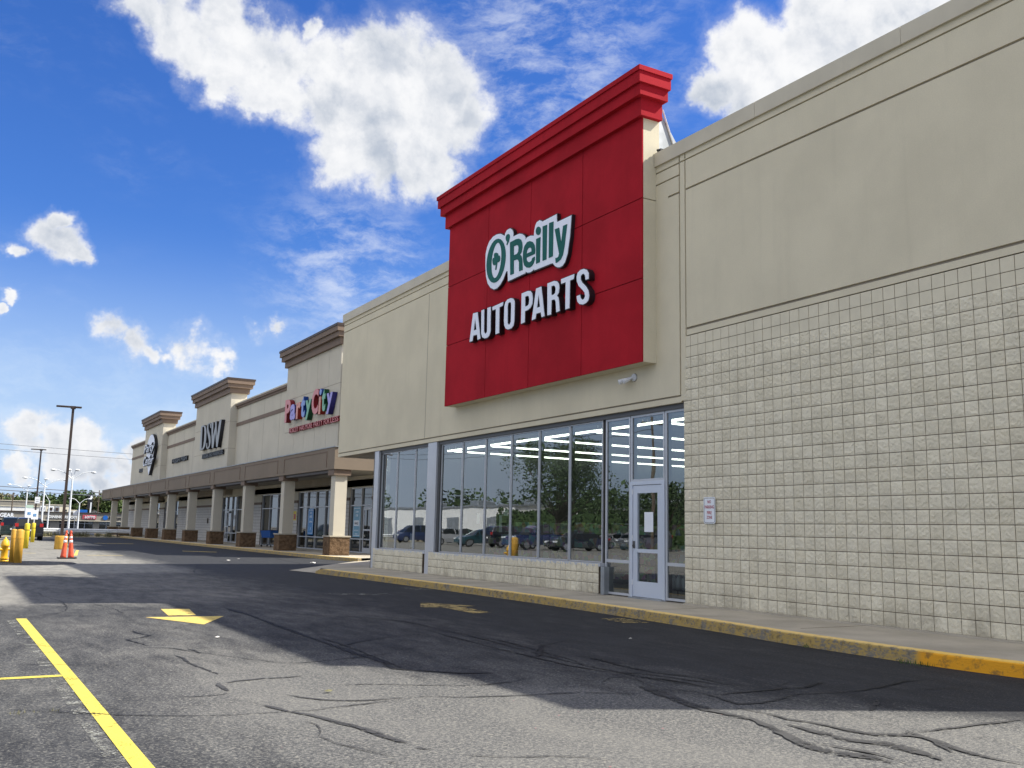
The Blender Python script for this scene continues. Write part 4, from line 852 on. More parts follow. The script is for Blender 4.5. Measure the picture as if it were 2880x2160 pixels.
# interior
part(MB().box(11.83, 31.9, 3.6, 28.6, .10, .148), 'shop_floor', 'shopfloor')
part(MB().box(11.96, 31.9, 3.6, 28.6, 4.14, 4.55), 'shop_ceiling', 'ceil')
part(MB().box(31.8, 31.9, 3.6, 28.6, .15, 4.5).box(12.0, 31.8, 8.0, 8.1, .15, 4.5).box(12.1, 31.8, 28.5, 28.6, .15, 4.13), 'inner_walls', 'shopwall')
part(MB().box(11.97, 12.05, 8.1, 13.55, .15, 4.5).box(11.97, 12.05, 13.6, 28.55, 3.82, 4.5), 'inner_front_lining', 'shopwall')
def striplight(x0, x1, y0, y1):
    t = thing('strip_light', None, 'ceiling light', ((x0 + x1) / 2, (y0 + y1) / 2, 3.90), world=True, group='tube lights hanging from the shop ceiling')
    MB().box(x0, x1, y0, y1, 3.965, 4.0).build('housing', M['lampw'], t)
    MB().box(x0 + .01, x1 - .01, y0 + .01, y1 - .01, 3.925, 3.964).build('tube', M['strip'], t)
    for (cx, cy) in ((x0 + .05, y0 + .05), (x1 - .05, y1 - .05)): MB().box(cx - .006, cx + .006, cy - .006, cy + .006, 4.001, 4.14).build('hanger', M['steel'], t)
    return t
sls = []
sls.append((striplight(13.95, 14.07, 13.9, 28.3), 'long white tube light along the shop front, just behind the windows'))
nm = ['nearest the door', 'second back from the door', 'third, over the middle windows', 'fourth, over the left windows', 'farthest left, near the corner']
for k, y in enumerate((28.2, 25.65, 22.85, 20.1, 17.3)):
    sls.append((striplight(14.2, 31.0, y, y + .08), 'white tube light running back into the shop, row %s' % nm[4 - k]))
for k, y in enumerate((14.5, 11.7)):
    sls.append((striplight(14.2, 31.0, y, y + .12), ('white tube light seen through the glass above the door' if k == 0 else 'white tube light seen through the sidelight right of the door')))
for o_, l_ in sls: o_['label'] = l_

# shelving inside
def gondola(x, y0, y1, label, h=1.6):
    t = thing('shelf_unit', label, 'shelving', (x, (y0 + y1) / 2, .148), world=True, group='shelving inside the parts shop')
    s = MB(); s.box(x - .02, x + .02, y0, y1, .15, h)
    s.box(x - .4, x + .4, y0, y1, .15, .25)
    for k in range(1, 4): s.box(x - .36, x + .36, y0 + .01, y1 - .01, .25 + k * .36, .275 + k * .36)
    s.build('shelves', M['shopwall'], t)
    rr = random.Random(int(y0 * 10)); gd = MB()
    for k in range(4):
        y = y0 + .05
        while y < y1 - .2:
            wd = rr.uniform(.12, .35); hh = rr.uniform(.14, .30)
            for sx in (-1, 1):
                gd.box(x + sx * .05, x + sx * .34, y, y + wd, .277 + k * .36 if k else .252, (.277 if k else .252) + k * .36 + hh)
            y += wd + .02
    gd.build('goods', M['goods'], t)
for x_, y_, l_ in ((14.9, 15.0, 'shelving of dark goods just inside the shop door'), (14.9, 19.4, 'shelving of dark goods behind the middle shop windows'), (15.2, 23.8, 'shelving of dark goods behind the left shop windows'),
                   (17.6, 17.0, 'second row of shelving behind the door, of dark goods'), (17.6, 21.9, 'second row of shelving behind the left windows')):
    gondola(x_, y_, y_ + 3.6, l_)
t = thing('counter_display', 'dark green display bin with white lettering, low behind the sidelight right of the door', 'display bin', (12.35, 13.2, .148), world=True)
MB().box(12.30, 13.1, 12.3, 13.75, .15, .62).build('bin', M['green'], t, bevel=.01)
linkmesh('lettering', to_wall(text_mesh('J&G', .004, .03, w=.26, h=.11, shear=.3), 12.296, 13.15, .42, t.location), M['signw'], t)
t = thing('battery_rack', 'pale wire rack of white jugs just inside the shop door', 'display rack', (12.6, 14.9, .148), world=True)
rk = MB()
for z in (.3, .75): rk.box(12.3, 12.9, 14.4, 15.4, z, z + .02)
for xx in (12.32, 12.88):
    for yy in (14.42, 15.38): rk.box(xx, xx + .015, yy, yy + .015, .148, 1.0)
rk.build('frame', M['shopwall'], t)
for k in range(5):
    MB().lathe([(.07, 0), (.075, .03), (.075, .18), (.03, .25), (.03, .28)], (12.5, 14.52 + k * .18, .321), 10).build('jug', M['lampw'], t, smooth=True)
t = tag(MB().add([(11.676, 14.66, 1.42), (11.676, 14.93, 1.42), (11.676, 14.93, 1.80), (11.676, 14.66, 1.80), (11.679, 14.66, 1.42), (11.679, 14.93, 1.42), (11.679, 14.93, 1.80), (11.679, 14.66, 1.80)], [(0, 3, 2, 1), (4, 5, 6, 7), (0, 1, 5, 4), (1, 2, 6, 5), (2, 3, 7, 6), (3, 0, 4, 7)]).build('paper_notice', M['signw']),
        'white paper notice taped inside the glass of the shop door', 'notice')

for y_, z_, w_, h_, l_ in ((21.9, 1.55, .16, .26, 'small white card standing behind the third wide pane from the left'), (20.75, 1.35, .14, .42, 'tall white card behind the middle shop window'), (20.45, 1.75, .22, .16, 'tilted white card behind the middle shop window, the upper one'),
                       (25.9, .85, .30, .40, 'pale poster low in the leftmost group of shop windows')):
    t = thing('window_card', l_, 'card', (11.80, y_, z_), world=True)
    MB().box(11.80, 11.806, y_, y_ + w_, z_, z_ + h_).build('card', M['signw'], t)
# ---- red sign tower
XT = 11.20
TY0, TY1 = 14.39, 22.95
b = MB()
b.box(XT + .028, XT + .06, TY0 + .01, TY1 - .01, 4.66, 9.6)
part(b, 'tower_joints', mk('red_reveal', (0.12, .006, .012), .8))
b = MB()
ys = [TY0, 16.47, 18.63, 20.71, TY1]; zs = [4.65, 6.30, 7.93, 9.62]
for a, c_ in zip(ys, ys[1:]):
    for e_, h_ in zip(zs, zs[1:]):
        b.box(XT, XT + .03, a + (.009 if a != TY0 else 0), c_ - (.009 if c_ != TY1 else 0), e_ + (.009 if e_ != 4.65 else 0), h_ - .009)
part(b, 'tower_panels', 'red')
side = MB()
side.box(XT + .031, D - .001, TY0, TY1, 4.65, 7.92); side.box(XT + .031, D - .001, TY0, TY1, 7.94, 8.63)
side.box(XT + .031, D + .08, TY0, TY1, 8.905, 9.60)
side.box(XT + .031, D - .055, TY0, TY1, 8.63, 8.905)
part(side, 'tower_side', 'eifs')
def cornice(x0, x1, y0, y1, specs, mat, name='cornice', par=None):
    b = MB()
    for z0, z1, ov in specs: b.box(x0 - ov, x1 + ov, y0 - ov, y1 + ov, z0, z1)
    return b.build(name, M[mat], par or ST)
cn = MB()
for z0, z1, ov, bk_ in ((9.60, 9.97, .10, .03), (9.97, 10.20, .21, .09), (10.20, 10.43, .27, .12), (10.43, 10.53, .30, .14)): cn.box(XT - ov, 11.60 + bk_, TY0 - ov, TY1 + ov, z0, z1)
part(cn, 'cornice', 'red')
br = MB(); br.prism([(D + .081, 8.35), (D + .081, 9.9), (D + .20, 9.9), (D + 1.35, 8.35)], TY0 + .12, TY1 - .12)
part(br, 'tower_bracing', 'galv')
part(MB().cyl((D + .9, TY0 + .1, 8.4), (D + .25, TY0 + .1, 9.95), .02, n=6), 'brace_rod', 'steel')

# ---- main logo sign
LX = 11.10
lo = thing('shop_logo_sign', 'white outlined shop name sign with green letters and a shamrock, upper on the red panel', 'sign', (LX, 18.5, 7.0), world=True)
linkmesh('sign_face', wall_loops(LOGO['board'], LX, .03, lo.location), M['white'], lo)
def grow(loop, d):
    cx = sum(p[0] for p in loop) / len(loop); n = len(loop); out = []
    ar = sum(loop[i][0] * loop[(i + 1) % n][1] - loop[(i + 1) % n][0] * loop[i][1] for i in range(n))
    s = 1 if ar > 0 else -1
    for i in range(n):
        a, p_, c_ = loop[i - 1], loop[i], loop[(i + 1) % n]
        n1 = Vector((p_[1] - a[1], -(p_[0] - a[0]))); n2 = Vector((c_[1] - p_[1], -(c_[0] - p_[0])))
        if n1.length: n1.normalize()
        if n2.length: n2.normalize()
        nn = n1 + n2
        if nn.length < .3: nn = n1
        nn.normalize(); q = max(.5, nn.dot(n1))
        out.append((p_[0] + nn.x * d * s / q, p_[1] + nn.y * d * s / q))
    return out
linkmesh('sign_return', wall_loops([grow(LOGO['board'][0], .022)], LX + .012, XT - LX - .013, lo.location), M['black'], lo)
for k, ls in LOGO.items():
    if k == 'board': continue
    linkmesh('emblem' if k == 'shamrock' else 'letter', wall_loops(ls, LX - .012, .012, lo.location), M['green'], lo)
AX = 11.05
au = thing('trade_lettering', 'large white block letters with black sides, lower on the red panel', 'sign lettering', (AX, 18.5, 6.1), world=True)
for k, ls in AUTO.items():
    ret = linkmesh('letter', wall_loops([grow(ls[0], .016)] + [grow(l, -.012) for l in ls[1:]], AX + .012, XT - AX - .013, au.location), M['black'], au)
    linkmesh('letter_face', wall_loops(ls, AX, .0121, au.location), M['white'], ret)

# wall lamps, roof camera
def twin_lamp(x, y, z, label, facing=-1):
    t = thing('security_light', label, 'wall light', (x, y, z), world=True, group='twin security lights on the shop')
    b = MB().cyl((x, y, z), (x - .03, y, z), .075, n=14).cyl((x - .03, y, z), (x - .06, y, z), .05, .03, n=10)
    b.build('base', M['lampw'], t)
    MB().cyl((x + .012, y, z), (x - .001, y, z), .085, n=12).build('gasket', M['black'], t)
    for dy in (.02, .16):
        MB().cyl((x - .05, y + dy * .3, z), (x - .12, y + dy, z - .04), .02, n=6).cyl((x - .10, y + dy, z - .03), (x - .22, y + dy + .07, z - .09), .035, .055, n=10).build('lamp_head', M['lampw'], t)
twin_lamp(D, 15.08, 4.46, 'small white twin security light below the red sign panel')
t = thing('soffit_light', 'small white round light under the overhang left of the shop windows', 'ceiling light', (13.2, 29.8, 3.83), world=True)
MB().lathe([(.02, 0), (.09, .0), (.09, -.03), (.06, -.08), (.0, -.10)][::-1], (12.6, 30.4, 3.82), 12).build('globe', M['lampw'], t, smooth=True)
MB().cyl((12.6, 30.4, 3.83), (12.6, 30.4, 3.815), .1, n=12).build('base', M['lampw'], t)
t = thing('parapet_camera', 'small dark device on the parapet corner beside the red tower', 'camera', (D - .02, 14.28, 8.9), world=True)
MB().box(D - .02, D + .1, 14.22, 14.33, 8.90, 8.97).box(D - .06, D - .02, 14.25, 14.30, 8.93, 8.96).build('housing', M['black'], t)

# no parking sign
SG = thing('no_parking_sign', 'white upright sign with red lettering screwed to the block wall', 'sign', (D - .02, 12.9, 1.58), world=True)
def rrect(y0, y1, z0, z1, r_, n=4):
    o = []
    for cx, cz, a0 in ((y1 - r_, z1 - r_, 0), (y0 + r_, z1 - r_, 90), (y0 + r_, z0 + r_, 180), (y1 - r_, z0 + r_, 270)):
        for k in range(n + 1):
            a = R_(a0 + 90 * k / n); o.append((cx + r_ * math.cos(a), cz + r_ * math.sin(a)))
    return o
sy0, sy1, sz0, sz1 = 12.74, 13.04, 1.585, 2.045
linkmesh('plate', wall_loops([rrect(sy0, sy1, sz0, sz1, .035)], D - .035, .006, SG.location), M['signw'], SG)
linkmesh('border', wall_loops([rrect(sy0 + .015, sy1 - .015, sz0 + .015, sz1 - .015, .028), rrect(sy0 + .022, sy1 - .022, sz0 + .022, sz1 - .022, .023)], D - .0365, .0015, SG.location), M['alum_d'], SG)
for s_, z_, h_, w_ in (('NO', 1.935, .055, .09), ('PARKING', 1.845, .055, .235), ('FIRE', 1.745, .055, .12), ('ZONE', 1.665, .055, .14)):
    linkmesh('lettering', to_wall(text_mesh(s_, .0015, .02, w=w_, h=h_), D - .0362, 12.89 + w_ / 2, z_, SG.location), M['signr'], SG)
for z_ in (1.61, 2.025): MB().cyl((D - .035, 12.89, z_), (D - .042, 12.89, z_), .008, n=6).build('screw', M['steel'], SG)
SG2 = None

# ================================================================== far shopping strip
XF, XW = 17.25, 17.80
FS = thing('shopping_strip', 'long grey beige row of shops with brown cornices and a covered arcade', 'shop building', (XW, 80, 0), world=True)
def fpart(mb, name, mat, **k): return mb.build(name, M[mat], FS, **k)
# upper wall
fpart(MB().box(XW, XW + .4, 41.2, 118.8, 3.45, 9.95), 'upper_wall', 'eifs2')
for y in (60.5, 64.2, 67.8, 86.0, 90.0, 94.2, 112.0): fpart(MB().box(XW - .004, XW + .01, y, y + .03, 4.2, 9.9), 'wall_joint', 'groove')
towers = [(48.0, 57.5, 11.05, 12.12), (71.36, 82.9, 11.10, 12.20), (97.7, 107.4, 11.15, 12.30)]
segs = [(41.2, 48.0), (57.5, 71.36), (82.9, 97.7), (107.4, 118.8)]
for y0, y1 in segs:
    fpart(MB().box(XW - .10, XW + .45, y0, y1 + (.1 if y1 == 118.8 else 0), 9.95, 10.101).box(XW - .20, XW + .5, y0, y1 + (.2 if y1 == 118.8 else 0), 10.10, 10.24), 'wall_cornice', 'brown')
    fpart(MB().box(XW - .04, XW + .001, y0, y1, 8.62, 8.88), 'wall_band', 'brown')
    fpart(MB().box(XW - .22, XW + .52, y0, y1 + (.22 if y1 == 118.8 else 0), 10.24, 10.33), 'roof_edge', 'coping')
for (y0, y1, zc, zt) in towers:
    tw = MB(); tw.box(XF + .02, XW + .6, y0 + .02, y1 - .02, 3.6, zc)
    to = fpart(tw, 'tower', 'groove')
    pn = MB(); n = 5; st_ = (y1 - y0) / n
    zz = [5.0, 7.0, 9.0, zc]
    for i in range(n):
        for a, c_ in zip(zz, zz[1:]): pn.box(XF, XF + .021, y0 + i * st_ + (.012 if i else 0), y0 + (i + 1) * st_ - (.012 if i < n - 1 else 0), a + .012, c_ - (.012 if c_ != zc else 0))
    for a, c_ in zip(zz, zz[1:]):
        pn.box(XF + .022, XW + .62, y0, y0 + .021, a + .012, c_ - (.012 if c_ != zc else 0))
        pn.box(XF + .022, XW + .62, y1 - .021, y1, a + .012, c_ - (.012 if c_ != zc else 0))
    pn.build('tower_panels', M['eifs2'], to, off=FS.location)
    h = zt - zc
    b = MB()
    for z0, z1, ov in ((0, .36, .16), (.36, .62, .34), (.62, .88, .44)):
        b.box(XF - ov, XW + .6 + ov, y0 - ov, y1 + ov, zc + z0 * h, zc + z1 * h)
    b.build('tower_cornice', M['tan'] if False else M['brown'], to, off=FS.location)
    MB().box(XF - .48, XW + 1.08, y0 - .48, y1 + .48, zc + .88 * h, zt).build('tower_cap', M['bronze'], to, off=FS.location)
fpart(MB().box(XW + .4, 40, 41.2, 118.8, 0, 9.6), 'rear_mass', 'eifs2')
# arcade roof, fascia
XA = 14.75
fpart(MB().box(XA + .72, XW, 41.43, 117.87, 3.99, 4.05), 'arcade_soffit', 'soffit')
fpart(MB().box(XA + .02, XW, 41.32, 118.0, 4.85, 4.95), 'arcade_roof', 'roof')
fa = MB(); fa.box(XA, XA + .12, 41.3, 118.0, 3.99, 4.98); fa.box(XA + .12, XW, 41.3, 41.42, 3.99, 4.98); fa.box(XA + .12, XW, 117.88, 118.0, 3.99, 4.98)
fo = fpart(fa, 'arcade_fascia', 'tan')
SPC = 7.66
cy = [41.78 + i * SPC for i in range(10)]
tr = MB()
for i, y in enumerate(cy):
    a = y + .55; b_ = (cy[i + 1] if i < 9 else 117.9) - .55
    if b_ - a < 1: continue
    tr.box(XA - .02, XA + .001, a, b_, 4.80, 4.84); tr.box(XA - .02, XA + .001, a, a + .05, 4.10, 4.80); tr.box(XA - .02, XA + .001, b_ - .05, b_, 4.10, 4.80)
tr.build('panel_trim', M['brown'], fo, off=FS.location)
fl = MB(); y = 41.25; rr = random.Random(4)
while y < 118:
    L = rr.uniform(2.5, 3.2); fl.box(XA - .03, XA + .2, y, min(y + L, 118.05), 4.981, 5.03 + rr.uniform(-.012, .012)); y += L + .01
fl.build('flashing', M['galv'], fo, off=FS.location)
fpart(MB().box(XA + .13, XA + .71, 41.43, 117.87, 3.86, 3.984), 'beam', 'bronze')
# columns
def column(y):
    c0 = XA + .44
    shaft = MB().box(c0 - .28, c0 + .28, y - .28, y + .28, 1.02, 3.72)
    s_ = fpart(shaft, 'column', 'eifs2')
    MB().box(c0 - .40, c0 + .40, y - .40, y + .40, 3.72, 3.97).build('column_cap', M['brown'], s_, off=FS.location)
    # rough stone base
    rr = random.Random(int(y * 10)); bs = MB(); n = 8
    bm_ = .46
    def face(ax, sgn):
        g = {}
        for a in range(n + 1):
            for c_ in range(n + 1):
                u = -bm_ + 2 * bm_ * a / n; z = .14 + .82 * c_ / n
                e = a in (0, n) or c_ in (0, n)
                row = c_ in (4,)
                d = bm_ + (0 if e else (rr.uniform(-.005, .03) if not row else .0))
                g[a, c_] = (c0 + sgn * d, y + u, z) if ax == 0 else (c0 + u, y + sgn * d, z)
        base = len(bs.v)
        for a in range(n + 1):
            for c_ in range(n + 1): bs.v.append(g[a, c_])
        for a in range(n):
            for c_ in range(n):
                q = base + a * (n + 1) + c_; bs.f.append((q, q + 1, q + n + 2, q + n + 1))
    for ax in (0, 1):
        for sg in (-1, 1): face(ax, sg)
    bs.build('column_base', M['split'], s_, off=FS.location)
    MB().box(c0 - .50, c0 + .50, y - .50, y + .50, .96, 1.02).build('base_cap', M['brown'] if False else M['conc'], s_, off=FS.location)
for y in cy: column(y)
# ground floor wall: pale block to 2.77, brown band, stucco above, shopfront windows
wins = [(44.2, 47.3, 'D'), (49.6, 55.85, 'A'), (58.3, 63.6, 'B'), (67.2, 74.4, 'C'), (90.5, 97.0, 'C'), (99.5, 103.5, 'B')]
edges = [41.3]
for a, c_, k in wins: edges += [a, c_]
edges.append(118.6)
bl = MB(); bd = MB(); up = MB(); mo = MB()
for a, c_ in zip(edges[::2], edges[1::2]):
    mo.box(XW + .02, XW + .35, a, c_, .14, 2.76)
    z = .15; k = 0
    while z < 2.7:
        y = a
        first = .2 if k % 2 else .4
        while y < c_ - .01:
            L = first if y == a else .4064
            bl.box(XW, XW + .03, y + .006, min(y + L, c_) - .006, z + .006, z + .2032 - .008); y += L
        z += .2032; k += 1
    bd.box(XW - .03, XW + .2, a, c_, 2.77, 2.93)
    up.box(XW, XW + .35, a, c_, 2.93, 3.80)
for a, c_, k in wins:
    top = 4.0 if k == 'C' else 3.42
    if top < 3.8: up.box(XW, XW + .35, a, c_, top + .001, 3.80)
fpart(bl, 'block_wall', 'blk2'); fpart(mo, 'mortar_bed', 'mortar'); fpart(bd, 'band', 'brown'); fpart(up, 'lower_stucco', 'eifs2')
for a, c_, k in wins:
    top = 3.79 if k == 'C' else 3.42
    fm = MB(); x = XW + .06
    n = max(2, round((c_ - a) / 1.6)); st_ = (c_ - a) / n
    for i in range(n + 1):
        yy = a + i * st_; yy = min(max(yy, a + .03), c_ - .03)
        fm.box(x, x + .10, yy - .03, yy + .03, .15, top)
    for z in (.15, .80, 2.48, top - .06): fm.box(x + .003, x + .097, a + .06, c_ - .06, z, z + .06)
    wo_ = fpart(fm, 'shop_window', 'alum')
    MB().add([(x + .08, a, .15), (x + .08, c_, .15), (x + .08, c_, top), (x + .08, a, top)], [(0, 1, 2, 3)]).build('glass', M['mirg'], wo_, off=FS.location, fix=False)
    if k in 'DC':
        yd = 44.3 if k == 'D' else c_ - 2.2
        dm = MB().box(x - .03, x - .001, yd, yd + .10, .16, 2.42).box(x - .03, x - .001, yd + .95, yd + 1.05, .16, 2.42).box(x - .029, x - .002, yd + .1, yd + .95, .16, .42).box(x - .029, x - .002, yd + .1, yd + .95, 2.28, 2.42).box(x - .029, x - .002, yd + .1, yd + .95, 1.25, 1.33)
        fpart(dm, 'door', 'alum')
# arcade wall lamps
for y in (85.0,):
    fpart(MB().box(XW - .12, XW, y, y + .25, 3.0, 3.35), 'wall_lamp', 'bronze')
fpart(MB().box(XW - .08, XW, 78.4, 78.6, 1.5, 1.9), 'meter_box', 'bronze')

# posters on the glass
def poster(name, y0, y1, z0, z1, mat, label, words, x=XW + .045):
    t = thing(name, label, 'poster', (x, (y0 + y1) / 2, z0), world=True)
    MB().box(x, x + .004, y0, y1, z0, z1).build('sheet', M[mat], t)
    m_ = .07
    linkmesh('border', wall_loops([[(y0 + m_, z0 + m_), (y1 - m_, z0 + m_), (y1 - m_, z1 - m_), (y0 + m_, z1 - m_)], [(y0 + m_ + .03, z0 + m_ + .03), (y1 - m_ - .03, z0 + m_ + .03), (y1 - m_ - .03, z1 - m_ - .03), (y0 + m_ + .03, z1 - m_ - .03)]], x - .003, .003, t.location), M['signw'], t)
    for s_, z_, h_, w_ in words:
        linkmesh('lettering', to_wall(text_mesh(s_, .003, .02, w=w_, h=h_), x - .001, (y0 + y1) / 2 + w_ / 2, z_, t.location), M['signw'], t)
    return t
poster('window_poster', 53.0, 53.95, .95, 2.42, 'post1', 'tall blue poster in the shop window between the first two arcade columns', (('WE', 2.10, .14, .30), ('ARE', 1.90, .14, .42), ('OPEN', 1.62, .10, .5), ('J', 1.2, .16, .12)))
t = poster('window_poster', 45.75, 46.75, .92, 2.45, 'post2', 'tall pale teal poster in the shop window right of the first arcade column', (('JOIN', 2.12, .12, .42), ('OUR', 1.95, .12, .36), ('SHOP ONLINE', 1.22, .07, .6), ('TODAY', 1.05, .07, .4)))
MB().box(XW + .040, XW + .0449, 45.9, 46.6, 1.48, 1.76).build('logo_panel', M['signw'], t)
linkmesh('lettering', to_wall(text_mesh('SALE', .003, .02, w=.5, h=.14), XW + .037, 46.5, 1.55, t.location), M['black'], t)
t = thing('wall_notice', 'yellow notice fixed to the pale block wall behind the second arcade column', 'notice', (XW - .02, 56.3, 1.8), world=True)
MB().box(XW - .02, XW - .005, 56.0, 56.5, 1.75, 2.3).build('sheet', M['yel'], t); MB().box(XW - .024, XW - .0205, 56.08, 56.42, 1.82, 2.12).build('panel', M['signr'], t)

# ---- wall signs of the strip
XS = XF - .30
pc = thing('party_shop_sign', 'multicoloured raised letters over a red slogan on the nearest grey tower', 'sign', (XS, 52.4, 7.4), world=True)
colr = {'r': (0.62, .20, .19), 'b': (.20, .30, .62), 'p': (.34, .30, .66), 'o': (.68, .27, .18), 'g': (.16, .42, .25)}
cold = {'r': (0.20, .004, .012), 'b': (.004, .05, .25), 'p': (.015, .01, .13), 'o': (.30, .02, .008), 'g': (.003, .07, .025)}
for k in colr:
    M['pf' + k] = mk('sign_face_' + k, colr[k], .4, amp=.02); M['pr' + k] = mk('sign_return_' + k, cold[k], .4, amp=.02)
for (ch, a, c_, z0, z1), col in zip(PARTY, 'rpobgrogp'):
    w_ = abs(a - c_) * .96
    def glyph(depth, X, bold):
        if ch == 'i':
            return curve_mesh([[(0, 0), (w_ * .62, 0), (w_ * .62, (z1 - z0) * .68), (0, (z1 - z0) * .68)]], depth)
        return text_mesh(ch, depth, bold, w=w_, h=z1 - z0)
    me = glyph(.26, 0, .045); re_ = linkmesh('letter', to_wall(me, XS + .14, a, z0, pc.location), M['pr' + col], pc)
    me = glyph(.02, 0, .038); linkmesh('letter_face', to_wall(me, XS, a, z0, pc.location), M['pf' + col], re_)
    if ch == 'i':
        zc = z0 + (z1 - z0) * .86; rr_ = w_ * .62
        d_ = MB().cyl((XS + .01, a - .2, zc), (XS + .27, a - .2, zc), .19, n=18).build('letter_dot', M['prb'], pc)
        MB().cyl((XS - .01, a - .2, zc), (XS + .009, a - .2, zc), .17, n=18).build('dot_face', M['pfb'], d_, off=pc.location)
bk = MB().box(XF - .05, XF - .01, 47.55, 56.0, 6.98, 7.06)
bk.build('raceway', M['prr'], pc)
for s_, a in (('NOBODY', 56.05), ('HAS', 54.05), ('MORE', 52.98), ('PARTY', 51.55), ('FOR', 49.85), ('LESS', 48.78)):
    w_ = len(s_) * .285 + .05
    me = text_mesh(s_, .11, .02, w=w_, h=.31); re_ = linkmesh('slogan_word', to_wall(me, XF - .10, a, 6.88, pc.location), M['prr'], pc)
    me = text_mesh(s_, .012, .0, w=w_, h=.30); linkmesh('word_face', to_wall(me, XF - .165, a, 6.885, pc.location), M['pfr'], re_)

ds = thing('shoe_shop_sign', 'tall thin dark letters over small black ones, on the middle grey tower', 'sign', (XS, 75, 7), world=True)
dface = mk('letter_face_grey', (.30, .305, .30), .4, amp=.03)
for k, ls in DSWL.items():
    re_ = linkmesh('letter', wall_loops(ls, XF - .27, .25, ds.location), M['black'], ds)
    linkmesh('letter_face', wall_loops([grow(ls[0], -.015)] + [grow(l, .01) for l in ls[1:]], XF - .29, .019, ds.location), dface, re_)
linkmesh('lettering', to_wall(text_mesh('DESIGNER SHOE WAREHOUSE', .14, .03, w=6.8, h=.36), XF - .08, 79.1, 6.60, ds.location), M['black'], ds)

bo = thing('oval_wall_sign', 'white teardrop sign with black and white script lettering, on the farthest grey tower', 'sign', (XS, 101.8, 7), world=True)
ovl = []
for k in range(36):
    a = 2 * math.pi * k / 36; y_ = math.cos(a) * 2.2; z_ = math.sin(a)
    ovl.append((102.0 + y_ * (1 if z_ > 0 else (1 - .72 * (-z_) ** 1.2)), 8.75 + (1.55 * z_ if z_ > 0 else 2.5 * z_)))
linkmesh('sign_face', wall_loops([ovl], XF - .32, .02, bo.location), M['white'], bo)
linkmesh('sign_return', wall_loops([grow(ovl, .05)], XF - .298, .28, bo.location), M['black'], bo)
for s_, z_, a, w_, h_ in (('Party', 8.25, 104.8, 6.0, 1.15), ('Center', 7.15, 104.7, 5.8, 1.0)):
    re_ = linkmesh('script_word', to_wall(text_mesh(s_, .12, .09, w=w_, h=h_, shear=.3), XF - .42, a, z_, bo.location), M['black'], bo)
    linkmesh('word_face', to_wall(text_mesh(s_, .012, .0, w=w_ * .98, h=h_ * .93, shear=.3), XF - .49, a - .06, z_ + .04, bo.location), M['white'], re_)
for s_, z_, a, w_, lb in (('FRESH FISH', 7.0, 94.2, 6.6, 'small black raised letters on the grey wall right of the oval sign'), ('PRODUCE', 6.9, 112.4, 4.2, 'small black raised letters on the grey wall left of the oval sign')):
    o_ = linkmesh('small_wall_lettering', to_wall(text_mesh(s_, .16, .03, w=w_, h=.42), XW - .09, a, z_), M['black'], None)
    tag(o_, lb, 'sign lettering')

# ================================================================== shopping cart on the far walkway
ct = thing('shopping_cart', 'blue plastic shopping cart standing on the arcade walkway between two columns', 'shopping cart', (16.7, 57.6, .146), R_(115))
bk = MB()
for (x0, x1, y0, y1, z0, z1) in ((-.42, .42, -.27, .27, .55, .57),): bk.box(x0, x1, y0, y1, z0, z1)
def wallq(p, q, r_, s): bk.add([p, q, r_, s, tuple(Vector(p) * .97), tuple(Vector(q) * .97), tuple(Vector(r_) * .97), tuple(Vector(s) * .97)], [(0, 1, 2, 3), (7, 6, 5, 4), (0, 4, 5, 1), (2, 6, 7, 3), (1, 5, 6, 2), (3, 7, 4, 0)])
B0 = [(-.42, -.27, .56), (.38, -.22, .56), (.38, .22, .56), (-.42, .27, .56)]
B1 = [(-.46, -.32, 1.0), (.50, -.27, .97), (.50, .27, .97), (-.46, .32, 1.0)]
for i in range(4): wallq(B0[i], B0[(i + 1) % 4], B1[(i + 1) % 4], B1[i])
bk.build('basket', M['blue'], ct)
rimm = MB(); rimm.tube(B1 + [B1[0]], .014, 6); rimm.build('basket_rim', M['black'], ct)
fr = MB()
for s_ in (-1, 1): fr.tube([(-.60, s_ * .28, 1.08), (-.46, s_ * .28, .95), (-.36, s_ * .26, .5), (-.46, s_ * .25, .14), (.40, s_ * .20, .14), (.42, s_ * .20, .55)], .013, 6)
fr.tube([(-.1, -.23, .16), (-.1, .23, .16)], .01); fr.tube([(.3, -.21, .16), (.3, .21, .16)], .01)
fr.build('frame', M['gridw'], ct)
MB().cyl((-.60, -.28, 1.08), (-.60, .28, 1.08), .018, n=8).build('handle', M['black'], ct)
for x_, s_ in ((-.45, -1), (-.45, 1), (.38, -1), (.38, 1)): MB().cyl((x_, s_ * .22 - .015, .065), (x_, s_ * .22 + .015, .065), .065, n=12).build('wheel', M['rub'], ct)

# ================================================================== street furniture on the left
def bollard(x, y, r_, h, mat, label, tilt=0.0, group='yellow pipe bollards'):
    t = thing('bollard', label, 'bollard', (x, y, 0), group=group); t.rotation_euler = (0, tilt, 0)
    MB().lathe([(r_, -.02), (r_, h - r_ * .4), (r_ * .85, h - r_ * .12), (r_ * .5, h), (.001, h + .01)], n=18).build('pipe', M[mat], t, smooth=True)
    MB().lathe([(r_ + .006, 0), (r_ + .006, .03)], (0, 0, h * .72), 18).build('sleeve_edge', M['black'] if mat == 'yel' else M['yelo'], t)
    return t
bollard(3.50, 55.2, .125, 1.27, 'yel', 'bright yellow pipe bollard in front of the black van, nearer of the two bright ones')
bollard(4.90, 71.5, .125, 1.27, 'yel', 'bright yellow pipe bollard in front of the black van, farther of the two bright ones')
bollard(1.94, 36.6, .085, 1.10, 'yelo', 'thin worn orange yellow post, left of the close pair beside the hydrant')
bollard(2.10, 36.2, .125, 1.10, 'yelo', 'thick worn orange yellow post, right of the close pair beside the hydrant')
